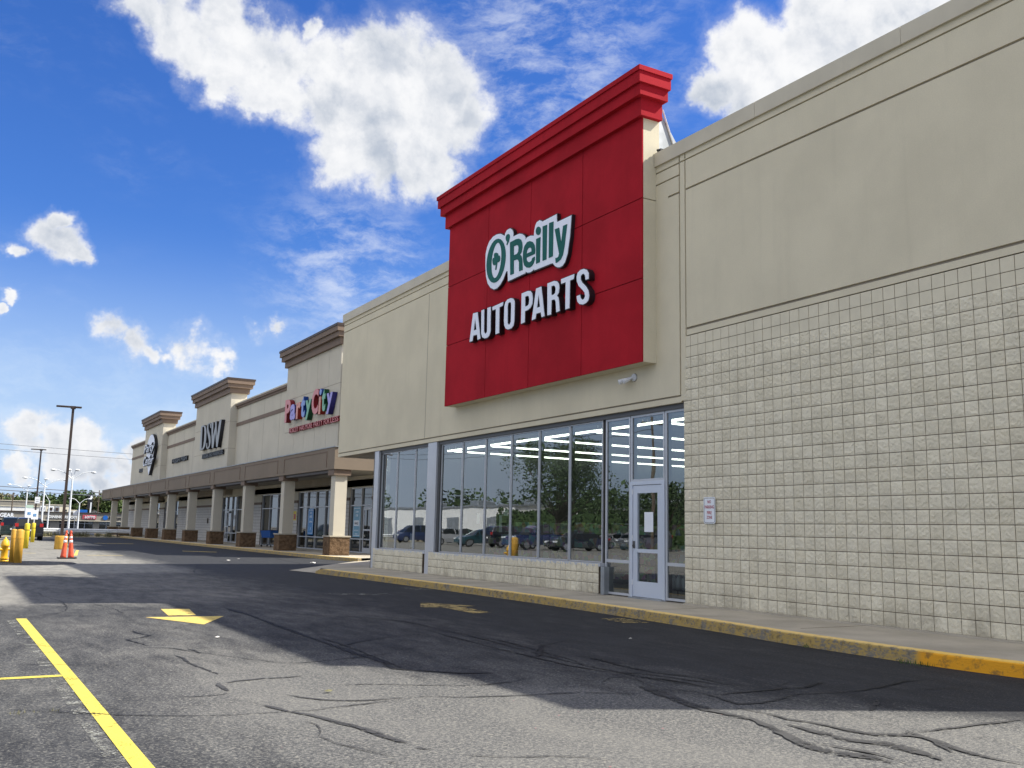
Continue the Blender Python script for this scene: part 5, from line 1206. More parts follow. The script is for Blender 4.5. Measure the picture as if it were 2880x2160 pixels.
bollard(17.1, 114.5, .13, 1.6, 'yel', 'yellow post behind the far end of the arcade columns', group=None)
hy = thing('fire_hydrant', 'yellow fire hydrant at the left edge of the car park', 'fire hydrant', (1.74, 37.3, 0), .5)
MB().lathe([(.15, 0), (.15, .05), (.115, .06), (.11, .12), (.105, .5), (.14, .52), (.14, .56), (.13, .60), (.11, .68), (.06, .75), (.03, .77), (.03, .82), (.001, .83)], n=18).build('barrel', M['hyd'], hy, smooth=True)
for a in (0, 1.5708, 3.1416):
    MB().cyl((math.cos(a) * .08, math.sin(a) * .08, .42), (math.cos(a) * .19, math.sin(a) * .19, .42), .05 if a != 1.5708 else .075, n=12).cyl((math.cos(a) * .19, math.sin(a) * .19, .42), (math.cos(a) * .22, math.sin(a) * .22, .42), .03, n=6).build('outlet_cap', M['hyd'], hy)
MB().lathe([(.17, 0), (.17, .03)], (0, 0, .10), 12).build('flange', M['hyd'], hy)
def cone(x, y, label, rz, tilt=0):
    t = thing('traffic_cone', label, 'traffic cone', (x, y, 0), rz, 'tall orange traffic cones')
    t.rotation_euler = (0, tilt, rz)
    MB().box(-.20, .20, -.20, .20, .004, .045).build('base', M['rub'], t, bevel=.012)
    pr = [(.110, .045), (.100, .12), (.068, .55), (.042, .92), (.024, .94), (.04, .97), (.04, 1.03), (.024, 1.06)]
    MB().lathe(pr, n=18).build('cone_body', M['cone'], t, smooth=True)
    for z0, z1 in ((.60, .70), (.76, .84)):
        ra = lambda z: .068 - (z - .55) * (.026 / .37) + .003
        MB().lathe([(ra(z0), z0), (ra(z1), z1)], n=18).build('reflective_band', M['refl'], t, smooth=True)
cone(3.86, 40.3, 'tall orange cone with white bands, left of the leaning pair by the lamp base', 0, .045)
cone(4.14, 40.35, 'tall orange cone with white bands, right of the leaning pair by the lamp base', 0, -.07)
def lamp(x, y, h, label, base, group, s=1.0, rz=0.0):
    t = thing('parking_lamp', label, 'lamp post', (x, y, 0), rz, group)
    MB().add([(-.07, -.07, base), (.07, -.07, base), (.07, .07, base), (-.07, .07, base), (-.06, -.06, h), (.06, -.06, h), (.06, .06, h), (-.06, .06, h)], [(0, 3, 2, 1), (4, 5, 6, 7), (0, 1, 5, 4), (1, 2, 6, 5), (2, 3, 7, 6), (3, 0, 4, 7)]).build('pole', M['bronze'], t)
    MB().box(-.12, .12, -.12, .12, h - .08, h + .06).build('tenon', M['bronze'], t)
    for sx, ln in ((-1, .70), (1, .30)):
        MB().box(sx * .10, sx * (.10 + ln), -.17, .17, h - .02, h + .05).build('lamp_head', M['bronze'], t, bevel=.015)
    if base > .2:
        rr = [(.30, 0), (.31, .05), (.30, .5), (.31, base - .06), (.28, base)]
        MB().lathe(rr, n=24).build('concrete_base', M['yelo'], t, smooth=True)
    return t
lamp(5.02, 54.0, 7.25, 'dark brown square lamp post on a yellow concrete base, behind the cones', .68, 'dark square lamp posts', rz=-.06)
lt = lamp(6.33, 92.0, 7.5, 'dark brown square lamp post behind the black van, the farther and shorter looking one', .0, 'dark square lamp posts', rz=-.06)
t = thing('pole_notice', 'white notice board strapped to the farther dark lamp post', 'notice', (6.4, 91.9, 2.9))
MB().box(-.20, .20, -.02, 0, 0, .55).build('board', M['signw'], t); MB().box(-.1, .1, -.028, -.021, .15, .18).box(-.1, .1, -.028, -.021, .30, .33).build('print', M['galv'], t)
def hsign(x, y, label, z0, w_, h_, extra=0):
    t = thing('parking_sign', label, 'sign', (x, y, 0), group='blue and white accessible parking signs')
    MB().box(-.03, .03, .0, .04, .9, z0 + h_).build('post', M['steel'], t)
    MB().box(-w_ / 2, w_ / 2, -.012, -.002, z0, z0 + h_).build('plate', M['signw'], t)
    s_ = w_ * .42
    bp = MB().box(-s_ / 2, s_ / 2, -.018, -.013, z0 + h_ * .3, z0 + h_ * .3 + s_).build('blue_panel', M['post1'], t)
    # wheelchair figure
    f = MB(); zc = z0 + h_ * .3 + s_ * .36
    for k in range(12):
        a0 = R_(-200 + k * 22); a1 = R_(-200 + (k + 1) * 22); q = s_ * .24
        f.cyl((q * math.cos(a0), -.021, zc + q * math.sin(a0)), (q * math.cos(a1), -.021, zc + q * math.sin(a1)), s_ * .035, n=5)
    f.box(-s_ * .06, s_ * .02, -.024, -.019, zc + .02, zc + s_ * .38); f.cyl((-s_ * .02, -.024, zc + s_ * .48), (-s_ * .02, -.019, zc + s_ * .48), s_ * .07, n=8)
    f.build('wheelchair_symbol', M['signw'], t)
    if extra: MB().box(-w_ / 2, w_ / 2, -.012, -.002, z0 + h_ + .02, z0 + h_ + .17).build('top_plate', mk('sign_pale_green', (.45, .6, .5), .5), t)
hsign(3.53, 55.4, 'blue and white accessible parking sign with a pale top plate, above a yellow bollard', 1.55, .34, .48, 1)
hsign(4.93, 71.9, 'white and blue accessible parking sign, smaller looking, above the farther yellow bollard', 1.50, .42, .62)
t = thing('verge_sign', 'plain white sign on a thin grey post behind the guard rail', 'sign', (10.35, 100.5, 0))
MB().box(-.03, .03, 0, .05, 0, 2.2).build('post', M['steel'], t); MB().box(-.19, .19, -.01, 0, 2.0, 2.45).build('plate', M['signw'], t)

# guard rail
gr = thing('guard_rail', 'long galvanised double wave guard rail along the far edge of the car park', 'guard rail', (4, 98.5, 0), world=True)
b = MB()
for x0 in range(-30, 24, 4):
    prof = [(0, .42), (-.03, .46), (-.075, .50), (-.075, .54), (-.02, .58), (-.02, .62), (-.075, .66), (-.075, .70), (-.03, .74), (0, .78)]
    n = len(prof); vs = [(x0 + .005, 98.5 + a, z) for a, z in prof] + [(x0 + 3.99, 98.5 + a, z) for a, z in prof]
    vs += [(v[0], v[1] + .01, v[2]) for v in vs]
    fs = [(i, i + 1, n + i + 1, n + i) for i in range(n - 1)] + [(2 * n + n + i, 2 * n + n + i + 1, 2 * n + i + 1, 2 * n + i) for i in range(n - 1)]
    b.add(vs, fs)
b.build('rail', M['steel'], gr)
for x0 in range(-30, 25, 4): MB().box(x0 - .06, x0 + .06, 98.53, 98.68, 0, .76).build('post', M['wood'], gr)

# white highway style lamps beyond
def mast(x, y, h, label, heads, rz=0):
    t = thing('street_lamp', label, 'street lamp', (x, y, 0), rz, 'white multi arm street lamps')
    MB().cyl((0, 0, 0), (0, 0, h), .15, .09, n=10).build('mast', M['wpole'], t)
    for dx, up in heads:
        MB().tube([(0, 0, h - .1), (dx * .45, 0, h + up * .75), (dx * .8, 0, h + up), (dx, 0, h + up)], .05, 6).build('arm', M['wpole'], t)
        MB().lathe([(.05, .10), (.30, .02), (.34, -.05), (.22, -.14), (.01, -.18)][::-1], (dx, 0, h + up), 12).build('lamp_head', M['steel'], t, smooth=True)
    return t
def far(px, Y): return px * Y
mast(.0979 * 128, 128, 6.6, 'white street lamp with four arms just behind the nearer dark lamp post', ((-2.2, 1.0), (2.3, .9), (-.5, 1.1), (.45, 1.1)))
mast(.0747 * 150, 150, 6.4, 'white street lamp with three arms between the two dark lamp posts', ((-2.6, 1.0), (2.6, .9), (.1, .9)))
mast(.0605 * 175, 175, 6.3, 'white street lamp with three arms, the leftmost and farthest', ((-2.7, .9), (2.6, .7), (.15, .8)))
mast(.1060 * 190, 190, 4.8, 'small white street lamp against the trees left of the tall pylon sign', ((-1.6, .8), (1.6, .8)))
mast(.0800 * 200, 200, 5.2, 'small white street lamp over the cream building', ((-1.7, 1.5),))

# ================================================================== vehicles
PAINT = {}
def paint(name, c):
    if name not in PAINT:
        m_ = mk('car_paint_' + name, c, .25, .1, amp=.02, spec=.6)
        m_.node_tree.nodes['Principled BSDF'].inputs['Coat Weight'].default_value = .6
        PAINT[name] = m_
    return PAINT[name]
PROF = {  # stations along the length 0 rear .. 1 front: (t, sill z, belt z, roof z, half width scale low, roof)
    'van': [(0, .42, 1.02, None), (.015, .30, 1.08, 1.15), (.06, .26, 1.10, 1.66), (.12, .26, 1.10, 1.74), (.45, .25, 1.08, 1.78), (.66, .25, 1.06, 1.70), (.80, .25, 1.04, 1.30), (.86, .25, 1.02, 1.05), (.96, .27, .88, .90), (1, .38, .72, None)],
    'sedan': [(0, .45, .80, None), (.02, .30, .98, 1.0), (.14, .24, 1.0, 1.04), (.22, .22, .98, 1.25), (.32, .22, .96, 1.43), (.50, .22, .94, 1.46), (.60, .22, .93, 1.38), (.73, .22, .92, 1.02), (.80, .22, .90, .94), (.95, .25, .76, .80), (1, .38, .62, None)],
    'truck': [(0, .55, 1.05, None), (.01, .48, 1.12, 1.14), (.36, .42, 1.12, 1.14), (.365, .42, 1.14, 1.60), (.39, .42, 1.14, 1.82), (.58, .40, 1.12, 1.84), (.66, .40, 1.12, 1.60), (.72, .40, 1.12, 1.18), (.97, .42, 1.04, 1.06), (1, .5, .9, None)]}
def vehicle(kind, L, Wd, x, y, rz, pname, pcol, label, cat, group=None, name=None, sc=1.0):
    t = thing(name or 'parked_car', label, cat, (x, y, 0), rz, group)
    pm = paint(pname, pcol); st = PROF[kind]; hw = Wd / 2
    rings = []
    for (u, zs_, zb, zr) in st:
        X = (u - .5) * L
        e = 1.0 if .05 < u < .95 else .90
        wl_ = hw * e
        zs_, zb = zs_ * sc, zb * sc
        top = zb + .02 if zr is None else zb
        rings.append([(X, -wl_ * .94, zs_), (X, -wl_, (zs_ + zb) * .5), (X, -wl_ * .97, top), (X, 0, top + .015), (X, wl_ * .97, top), (X, wl_, (zs_ + zb) * .5), (X, wl_ * .94, zs_), (X, 0, zs_)])
    b = MB()
    for r_ in rings: b.v += r_
    for i in range(len(rings) - 1):
        for j_ in range(8):
            a = i * 8 + j_; c_ = i * 8 + (j_ + 1) % 8
            b.f.append((a, c_, c_ + 8, a + 8))
    b.f.append(tuple(range(8))); b.f.append(tuple(range((len(rings) - 1) * 8, len(rings) * 8)))
    body = b.build('body', pm, t, smooth=False, bevel=0)
    # greenhouse
    gl = MB(); gs = [s for s in st if s[3] is not None and s[3] - s[2] > .12]
    i0 = st.index(gs[0]); i1 = st.index(gs[-1])
    seq = st[max(0, i0 - 1):i1 + 2]
    rg = []
    for k, (u, zs_, zb, zr) in enumerate(seq):
        X = (u - .5) * L; zb *= sc
        z1 = (zr or zb) * sc if zr else zb
        if k in (0, len(seq) - 1): z1 = zb + .012
        f_ = (z1 - zb); wb = hw * .93; wt_ = hw * (.93 - .30 * min(1, f_ / .6) * .75)
        rg.append([(X, -wb, zb), (X, -wt_, z1), (X, -wt_ * .5, z1 + .02), (X, wt_ * .5, z1 + .02), (X, wt_, z1), (X, wb, zb)])
    for r_ in rg: gl.v += r_
    for i in range(len(rg) - 1):
        for j_ in range(5): a = i * 6 + j_; gl.f.append((a, a + 1, a + 7, a + 6))
    gl.f.append(tuple(range(6))); gl.f.append(tuple(range((len(rg) - 1) * 6, len(rg) * 6)))
    gl.build('windows', M['carglass'], t)
    # roof skin and pillars in body colour
    rf = MB()
    core = [q for q, s in zip(rg, seq) if s[3] and (s[3] - s[2]) > .35]
    for a_, c_ in zip(core, core[1:]):
        for j_ in (1, 2, 3):
            o4 = [Vector(a_[j_]) + Vector((0, 0, .012)), Vector(a_[j_ + 1]) + Vector((0, 0, .012)), Vector(c_[j_ + 1]) + Vector((0, 0, .012)), Vector(c_[j_]) + Vector((0, 0, .012))]
            rf.add(o4, [(0, 1, 2, 3)])
    rf.build('roof', pm, t)
    pl_ = MB()
    def pil(a_, c_):
        pl_.cyl(a_, c_, .035, .03, 6)
    for q in (1, len(rg) // 2, len(rg) - 2):
        for s_ in (0, 5): pil(rg[q][s_], rg[q][1 if s_ == 0 else 4])
    for s_ in (0, 5):
        pil(rg[0][s_], rg[1][1 if s_ == 0 else 4]); pil(rg[-1][s_], rg[-2][1 if s_ == 0 else 4])
    pl_.build('pillars', pm, t)
    wr = (.33 if kind == 'sedan' else .37) * sc
    for ux in (.19, .81):
        for s_ in (-1, 1):
            X = (ux - .5) * L; wh = MB().lathe([(.0, -.10), (wr * .9, -.10), (wr, -.07), (wr, .07), (wr * .9, .10), (.001, .10)], n=20)
            wh.v = [(X + a, s_ * (hw - .10) + c_, wr + b_) for a, b_, c_ in wh.v]
            wo_ = wh.build('wheel', M['tire'], t)
            rm = MB().cyl((X, s_ * (hw + .002), wr), (X, s_ * (hw + .008), wr), wr * .62, n=14); rm.build('rim', M['rim'], wo_)
    zt = st[1][2] * sc
    for s_ in (-1, 1):
        MB().box(-L / 2 - .012, -L / 2 + .12, s_ * hw * .70, s_ * hw * .93, zt - (.10 if kind != 'van' else .02), zt + (.04 if kind != 'van' else .22)).build('tail_light', M['tail'], t)
        MB().box(L / 2 - .14, L / 2 + .006, s_ * hw * .55, s_ * hw * .88, st[-2][2] * sc - .16, st[-2][2] * sc - .03).build('headlight', M['headl'], t)
        MB().box(L * (.18), L * (.18) + .10, s_ * (hw * .96), s_ * (hw * .96 + .2), st[-3][2] * sc + .02, st[-3][2] * sc + .15).build('mirror', pm, t)
    MB().box(-L / 2 - .03, -L / 2 + .05, -hw * .88, hw * .88, .36 * sc, .56 * sc).build('rear_bumper', pm, t, bevel=.02)
    MB().box(L / 2 - .05, L / 2 + .03, -hw * .86, hw * .86, .32 * sc, .50 * sc).build('front_bumper', pm, t, bevel=.02)
    MB().box(-L / 2 - .022, -L / 2 - .012, -.15, .15, .72 * sc, .86 * sc).build('number_plate', M['plate'], t)
    return t
H90 = math.pi / 2
vehicle('van', 4.8, 1.98, 5.12, 80.6, H90 - .02, 'black', (.010, .011, .016), 'black van parked at the far side of the lot, seen from behind the yellow bollards', 'van', name='parked_van', sc=.92)
vehicle('van', 4.3, 1.80, 4.45, 88.5, H90 - .02, 'dkgreen', (.015, .03, .028), 'dark car parked left of the black van, mostly hidden by it', 'car', sc=.93)
# cars along the lot to the left, which the shop windows mirror
LOTC = [('truck', 5.6, 2.0, -17.0, 65.0, 'navy', (.02, .035, .11), 'dark blue pickup truck mirrored in the middle shop windows', 'truck'),
        ('van', 4.7, 1.95, -17.6, 70.2, 'black', None, 'black sport utility car mirrored beside the dark blue pickup', 'car'),
        ('sedan', 4.6, 1.85, -17.2, 75.0, 'teal', (.02, .07, .09), 'dark teal sedan mirrored in the windows left of the pickup', 'car'),
        ('sedan', 4.5, 1.82, -18.0, 82.5, 'silver', (.45, .46, .47), 'silver sedan mirrored in the left shop windows', 'car'),
        ('van', 4.6, 1.9, -24.0, 104.0, 'red', (.42, .015, .02), 'bright red car mirrored in the leftmost shop windows', 'car'),
        ('sedan', 4.6, 1.82, -49.0, 86.5, 'white', (.72, .74, .75), 'white sedan mirrored right of the shop door', 'car'),
        ('van', 4.6, 1.9, -27.0, 64.5, 'grey', (.12, .13, .14), 'grey sport utility car mirrored low in the middle windows', 'car'),
        ('sedan', 4.6, 1.85, -28.5, 70.0, 'white', None, 'white sedan mirrored in the middle shop windows', 'car'),
        ('sedan', 4.6, 1.85, -17.4, 60.2, 'black', None, 'low black sedan mirrored right of the dark blue pickup', 'car'),
        ('sedan', 4.6, 1.85, -24.5, 92.0, 'green', (.02, .10, .08), 'green sedan mirrored far back in the left shop windows', 'car'),
        ('van', 4.6, 1.9, -20.5, 96.0, 'navy', None, 'dark blue car mirrored in the arcade windows', 'car'),
        ('sedan', 4.6, 1.85, -16.5, 104.0, 'silver', None, 'silver sedan mirrored in the arcade windows', 'car')]
for i, (k, L, Wd, x, y, pn, pc_, lb, ct_) in enumerate(LOTC):
    vehicle(k, L, Wd, x, y, (math.pi if i % 2 else 0.0) + .05 * (i % 3) if x > -40 else 1.2, pn, pc_, lb, ct_, name='parked_truck' if k == 'truck' else 'parked_car')

# ================================================================== far shopping mall
MY = 232.0
ML = thing('far_shopping_mall', 'long low grey brown row of shops beyond the guard rail', 'shop building', (20, MY, 0), world=True)
def mp(mb, name, mat, **k): return mb.build(name, M[mat], ML, **k)
x0, x1 = -14, 48
mp(MB().box(x0, x1, MY, MY + 14, 1.62, 3.36), 'fascia_wall', 'mallw')
mp(MB().box(x0, x1, MY - .25, MY + 14, 3.36, 3.52), 'roof_edge', 'bronze')
mp(MB().box(x0, x1, MY - .12, MY - .001, 1.62, 1.74), 'fascia_lip', 'coping')
mp(MB().box(x0, x1, MY + 2.6, MY + 14, 0, 1.6), 'rear_mass', 'dark')
gx = []
x = x0 + 1; rr = random.Random(9)
while x < x1 - 2:
    pw = rr.uniform(1.2, 2.4); mp(MB().box(x, x + pw, MY + .6, MY + 2.6, 0, 1.62), 'pier', 'mallw'); gx.append((x + pw, x + pw + rr.uniform(5, 8))); x = gx[-1][1]
for a, c_ in gx:
    gm = MB().box(a, c_, MY + 1.2, MY + 1.25, .02, 1.6); wo_ = mp(gm, 'shop_window', 'mirg')
    fm = MB(); n = 4
    for i in range(n + 1): q = a + (c_ - a) * i / n; fm.box(q - .05, q + .05, MY + 1.12, MY + 1.199, .02, 1.6)
    fm.box(a, c_, MY + 1.13, MY + 1.198, 1.05, 1.13)
    fm.build('window_frame', M['alum'], wo_, off=ML.location)
def msign(s_, x, z, w_, h_, mat, label, panel=None, yy=MY):
    t = thing('shop_sign', label, 'sign', (x, yy - .1, z), group='signs on the far shopping mall')
    if panel:
        MB().box(panel[0], panel[1], -.06, .09, panel[2], panel[3]).build('panel', M[panel[4]], t)
    linkmesh('lettering', to_front(text_mesh(s_, .12, .03, w=w_, h=h_), 0, -.09, 0), M[mat], t)
msign('GEAR', 9.25, 2.15, 2.7, .85, 'signw', 'red and white lettering at the left end of the far mall', (-1.8, -.1, -.25, 1.0, 'signr'))
msign('DINING-ROOM', 18.6, 2.1, 5.6, .62, 'steel', 'faded pale lettering in the middle of the far mall')
msign('LOTTO', 25.9, 2.25, 2.1, .55, 'signw', 'red sign with pale letters on the far mall, right of the nearer lamp post', (-.5, 2.3, -.18, .75, 'signr'))
t = thing('shop_sign', 'blue disc with black lettering on the far mall beside the arcade end', 'sign', (30.1, MY - .1, 2.45), group='signs on the far shopping mall')
MB().cyl((0, -.1, 0), (0, .05, 0), .52, n=16).build('disc', M['blue'], t)
linkmesh('lettering', to_front(text_mesh('Marine Bank', .12, .03, w=4.6, h=.55), .75, -.05, -.25), M['black'], t)
msign('SALON', 38.1, 2.0, 2.0, .5, 'signw', 'red sign with pale letters on the far mall, seen between the arcade columns', (-.4, 2.2, -.2, .72, 'signr'))
# things standing beyond the mall roof
def block(name, label, cat, x0, x1, y, d, z0, z1, mat, extra=None):
    t = thing(name, label, cat, ((x0 + x1) / 2, y, 0), world=True)
    MB().box(x0, x1, y, y + d, z0, z1).build('walls', M[mat], t)
    MB().box(x0 - .15, x1 + .15, y - .15, y + d + .15, z1, z1 + .22).build('roof_edge', M['coping' if mat != 'roof' else 'bronze'], t)
    if extra:
        for (a, c_, e_, f_) in extra: MB().box(a, c_, y - .05, y + .02, e_, f_).build('window', M['mirg'], t)
    return t
YB2 = 262
block('white_warehouse', 'long white building rising just behind the far mall roof on the left', 'building', -12, 18.8, YB2, 10, 0, 4.8, 'wwall')
YB3 = 300
t = block('brown_warehouse', 'grey brown building with a dark roof line behind the white one', 'building', -12, 22.7, YB3, 15, 0, 6.8, 'mallw')
t = block('cream_building', 'cream building with small square windows behind the far mall', 'building', 22.5, 28.3, 290, 12, 0, 5.8, 'cream', [(22.9, 23.3, 4.3, 4.8), (24.2, 24.6, 4.3, 4.8), (27.3, 27.7, 4.2, 4.7)])
block('dark_shed', 'dark grey shed roof behind the far mall near the arcade end', 'building', 34.9, 44, 290, 12, 0, 4.7, 'roof')
block('white_shed', 'low white shed behind the far mall, right of the nearer lamp post', 'building', 28.6, 30.9, 292, 8, 0, 4.5, 'wwall')
t = thing('delivery_truck', 'blue and white box truck behind the far mall', 'truck', (31.2, 285, 0), world=True)
MB().box(30.0, 32.3, 285, 287.5, 1.0, 4.7).build('cargo_box', M['blue'], t, bevel=.05); MB().box(32.4, 33.2, 285, 287.4, .8, 3.9).build('cab', M['wwall'], t, bevel=.15)
for xx in (30.7, 32.7): MB().cyl((xx, 284.95, .5), (xx, 285.3, .5), .5, n=12).build('wheel', M['tire'], t)
# rooftop units
for i, (x, w_, z, y, lb) in enumerate(((17.9, 1.1, 3.5, 240, 'white rooftop unit on the far mall beside the notice board'), (19.6, 1.0, 3.5, 240, 'smaller white rooftop unit on the far mall'), (21.0, 1.0, 3.5, 242, 'grey rooftop unit with dark grille on the far mall'))):
    t = thing('rooftop_unit', lb, 'air conditioner', (x, y, z), group='rooftop units on the far mall')
    MB().box(-w_ / 2, w_ / 2, -.6, .6, 0, 1.3).build('casing', M['wpole' if i != 2 else 'galv'], t, bevel=.05)
    MB().box(-w_ * .3, w_ * .3, -.64, -.605, .3, 1.0).build('grille', M['bronze'], t)
# pylon signs
t = thing('pylon_sign', 'tall black pylon sign with a white diamond beyond the far mall', 'sign', (33.6, 292, 0))
MB().box(-.62, .62, -.4, .4, 5.2, 9.2).build('board', M['black'], t)
MB().add([(.22, -.45, 7.7), (.56, -.45, 8.3), (.22, -.45, 8.95), (-.12, -.45, 8.3), (.22, -.41, 7.7), (.56, -.41, 8.3), (.22, -.41, 8.95), (-.12, -.41, 8.3)], [(0, 1, 2, 3), (7, 6, 5, 4), (0, 4, 5, 1), (1, 5, 6, 2), (2, 6, 7, 3), (3, 7, 4, 0)]).build('white_diamond', M['signw'], t)
MB().box(.05, .40, -.44, .3, 0, 6.9).build('post', M['wpole'], t)
t = thing('pylon_sign', 'purple blue pylon sign with pale script beside the arcade end', 'sign', (37.6, 286, 0))
MB().box(-.9, .9, -.2, .2, 4.8, 6.3).build('board', mk('sign_purple', (.10, .10, .34), .5), t)
linkmesh('lettering', to_front(text_mesh('Petals', .1, .03, w=1.3, h=.7, shear=.3), -.65, -.26, 5.2), M['signw'], t)
MB().box(-1.05, -.92, -.2, .2, 0, 6.3).build('post', M['wpole'], t)

# utility poles and cables
def upole(x, y, h, label, arm=2.2, group='wooden utility poles'):
    t = thing('utility_pole', label, 'utility pole', (x, y, 0), group=group)
    MB().cyl((0, 0, 0), (0, 0, h), .17, .11, n=8).build('pole', M['wood'], t)
    MB().box(-arm / 2, arm / 2, -.06, .06, h - .7, h - .55).build('crossarm', M['wood'], t)
    for q in (-.45, -.2, .2, .45): MB().cyl((arm * q, 0, h - .55), (arm * q, 0, h - .35), .04, n=6).build('insulator', M['steel'], t)
    return t
upole(.0490 * 250, 250, 7.8, 'wooden utility pole with a cross arm above the left end of the far mall')
upole(.1225 * 255, 255, 9.2, 'wooden utility pole with lamp arm beyond the dark shed', 3.4)
upole(-30, 128, 12.5, 'wooden utility pole mirrored in the door sidelight')
upole(-26, 62, 11.0, 'wooden utility pole mirrored above the shop door')
def cable(p, q, sag, r_, label, n=14):
    b = MB(); pts = []
    for i in range(n + 1):
        t = i / n; a = Vector(p).lerp(Vector(q), t); a.z -= sag * 4 * t * (1 - t); pts.append(tuple(a))
    b.tube(pts, r_, 5)
    tag(b.build('power_cable', M['wire']), label, 'cable', 'overhead power cables')
cable((-30, 128.2, 12.0), (60, 160, 12.2), .9, .03, 'upper thin cable crossing the sky left of the arcade')
cable((-30, 128.0, 11.4), (60, 160.2, 11.3), .9, .03, 'lower thin cable crossing the sky left of the arcade')
cable((-30, 128.0, 6.6), (90, 240, 6.8), .3, .06, 'thick dark cable over the far mall roof, upper of two')
cable((-30, 128.2, 6.1), (90, 240.3, 6.2), .3, .06, 'thick dark cable over the far mall roof, lower of two')

# ================================================================== trees
def tree(x, y, h, cr_, label, n=900, leaf=.45, mat='leaf1', seed=1, cz=.58, group=None, name='broadleaf_tree', nc=16, flat_=1.0):
    t = thing(name, label, 'tree', (x, y, 0), group=group)
    r = random.Random(seed)
    tk = MB(); bend = (r.uniform(-.3, .3), r.uniform(-.3, .3))
    base_h = h * .30
    tk.cyl((0, 0, -.1), (bend[0] * .5, bend[1] * .5, base_h), h * .030, h * .022, 8)
    cen = []
    for k in range(nc):
        a = r.uniform(0, 6.28); el = r.uniform(-.5, 1.0); q = r.uniform(.45, 1.0)
        c_ = (cr_ * q * math.cos(a) * math.cos(el * .9), cr_ * q * math.sin(a) * math.cos(el * .9), h * cz + h * .36 * math.sin(el * 1.3) * q * flat_)
        cen.append((c_, cr_ * r.uniform(.26, .46)))
        p0 = (bend[0] * .5, bend[1] * .5, base_h * r.uniform(.75, 1.0)); mid = Vector(p0).lerp(Vector(c_), .5) + Vector((0, 0, -.05 * h))
        tk.cyl(p0, mid, h * .012, h * .008, 5, False); tk.cyl(mid, c_, h * .008, h * .003, 5, False)
    cen.append(((0, 0, h * .82), cr_ * .4))
    tk.build('trunk', M['bark'], t)
    cb = MB()
    for k in range(n):
        c_, rad = cen[r.randrange(len(cen))]
        v = Vector((r.gauss(0, 1), r.gauss(0, 1), r.gauss(0, 1))); v.normalize(); v *= rad * (r.random() ** .4)
        p = Vector(c_) + v
        p.z = min(max(p.z, base_h * .8), h * 1.01)
        s_ = leaf * r.uniform(.5, 1.25)
        a = Vector((r.gauss(0, 1), r.gauss(0, 1), r.gauss(0, .7))).normalized(); b_ = a.cross(Vector((r.gauss(0, 1), r.gauss(0, 1), r.gauss(0, 1)))).normalized()
        cb.add([p - a * s_, p + b_ * s_ * .55, p + a * s_, p - b_ * s_ * .55], [(0, 1, 2, 3)])
    cb.build('crown', M[mat], t, fix=False)
    return t
GT = 'trees behind the far mall'
def ft(px, Y, dz, cr_, mat, seed, lb, n=1300):
    d = (0.0398 + (px / 305.0) * (0.1323 - .0398))      # slope across the left of the view
    tree(d * Y - 1.5, Y, 1.4 + dz * (.74 if dz < 13 else .60), cr_ * .9, lb, n, .50, mat, seed, .60, GT, nc=14)
ft(2, 330, 7.2, 4.5, 'leaf2', 1, 'low olive tree at the left edge above the far mall')
ft(28, 345, 11.5, 5.5, 'leaf3', 2, 'pale dry tree behind the leftmost white street lamp')
ft(44, 350, 10.5, 4.5, 'leaf3', 3, 'thin pale tree left of the farther dark lamp post')
ft(58, 330, 10.0, 4.5, 'leaf2', 4, 'sparse tree just left of the farther dark lamp post', 700)
ft(75, 340, 9.5, 4.5, 'leaf3', 24, 'dry tree between the leftmost street lamp and the dark lamp post', 700)
ft(100, 330, 11.8, 5.5, 'leaf1', 5, 'dark tree behind the farther dark lamp post')
ft(131, 335, 11.6, 5.0, 'leaf1', 6, 'dark pointed tree above the cream building, left one')
ft(160, 330, 10.0, 6.0, 'leaf2', 7, 'rounder green tree above the cream building, right one')
ft(182, 320, 10.5, 5.0, 'leaf1', 8, 'dark tree behind the nearer dark lamp post')
ft(200, 300, 14.2, 5.0, 'leaf1', 9, 'tall dark tree right of the nearer dark lamp post')
ft(218, 300, 15.0, 6.0, 'leaf1', 10, 'tallest dark tree of the group left of the black pylon sign', 1700)
ft(236, 302, 14.5, 5.0, 'leaf1', 11, 'dark tree touching the black pylon sign on its left')
ft(262, 310, 9.5, 5.0, 'leaf2', 12, 'lower green tree right of the black pylon sign')
ft(290, 300, 10.5, 6.5, 'leaf3', 13, 'wide dry brown tree beside the arcade end')
ft(330, 260, 10.0, 5.0, 'leaf2', 14, 'light green tree seen between the last arcade columns')
ft(352, 300, 12.0, 5.5, 'leaf3', 15, 'greyish tree seen past the second last arcade column')
# mirrored in the shop glass: the far side of the lot to the left
tree(-22.5, 71, 9.4, 4.6, 'large broad tree mirrored in the middle shop windows', 13000, .13, 'leaf1', 31, .62, nc=26)
tree(-30, 66, 5.2, 3.0, 'smaller tree mirrored right of the large one', 3000, .16, 'leaf1', 32)
tree(-34, 47, 7.0, 3.0, 'slender tree mirrored in the pane right of the door', 4000, .15, 'leaf1', 33)
tree(-46, 62, 6.5, 4.0, 'dark tree mirrored above the white sedan', 4000, .2, 'leaf1', 34)
for i, (x, y, h, c_) in enumerate(((-75, 90, 10, 7), (-78, 110, 9, 7), (-80, 130, 10, 8), (-84, 152, 9.5, 8), (-84, 176, 10, 8), (-82, 205, 11, 9), (-70, 240, 12, 9), (-72, 75, 10, 7), (-66, 58, 10, 7))):
    tree(x, y, h, c_, 'tree %s in the row mirrored behind the white warehouse' % ('first', 'second', 'third', 'fourth', 'fifth', 'sixth', 'seventh', 'eighth', 'ninth')[i].replace('first', 'nearest the middle'), 1300, .55, 'leaf1', 40 + i, .55, 'tree row across the lot', nc=18)
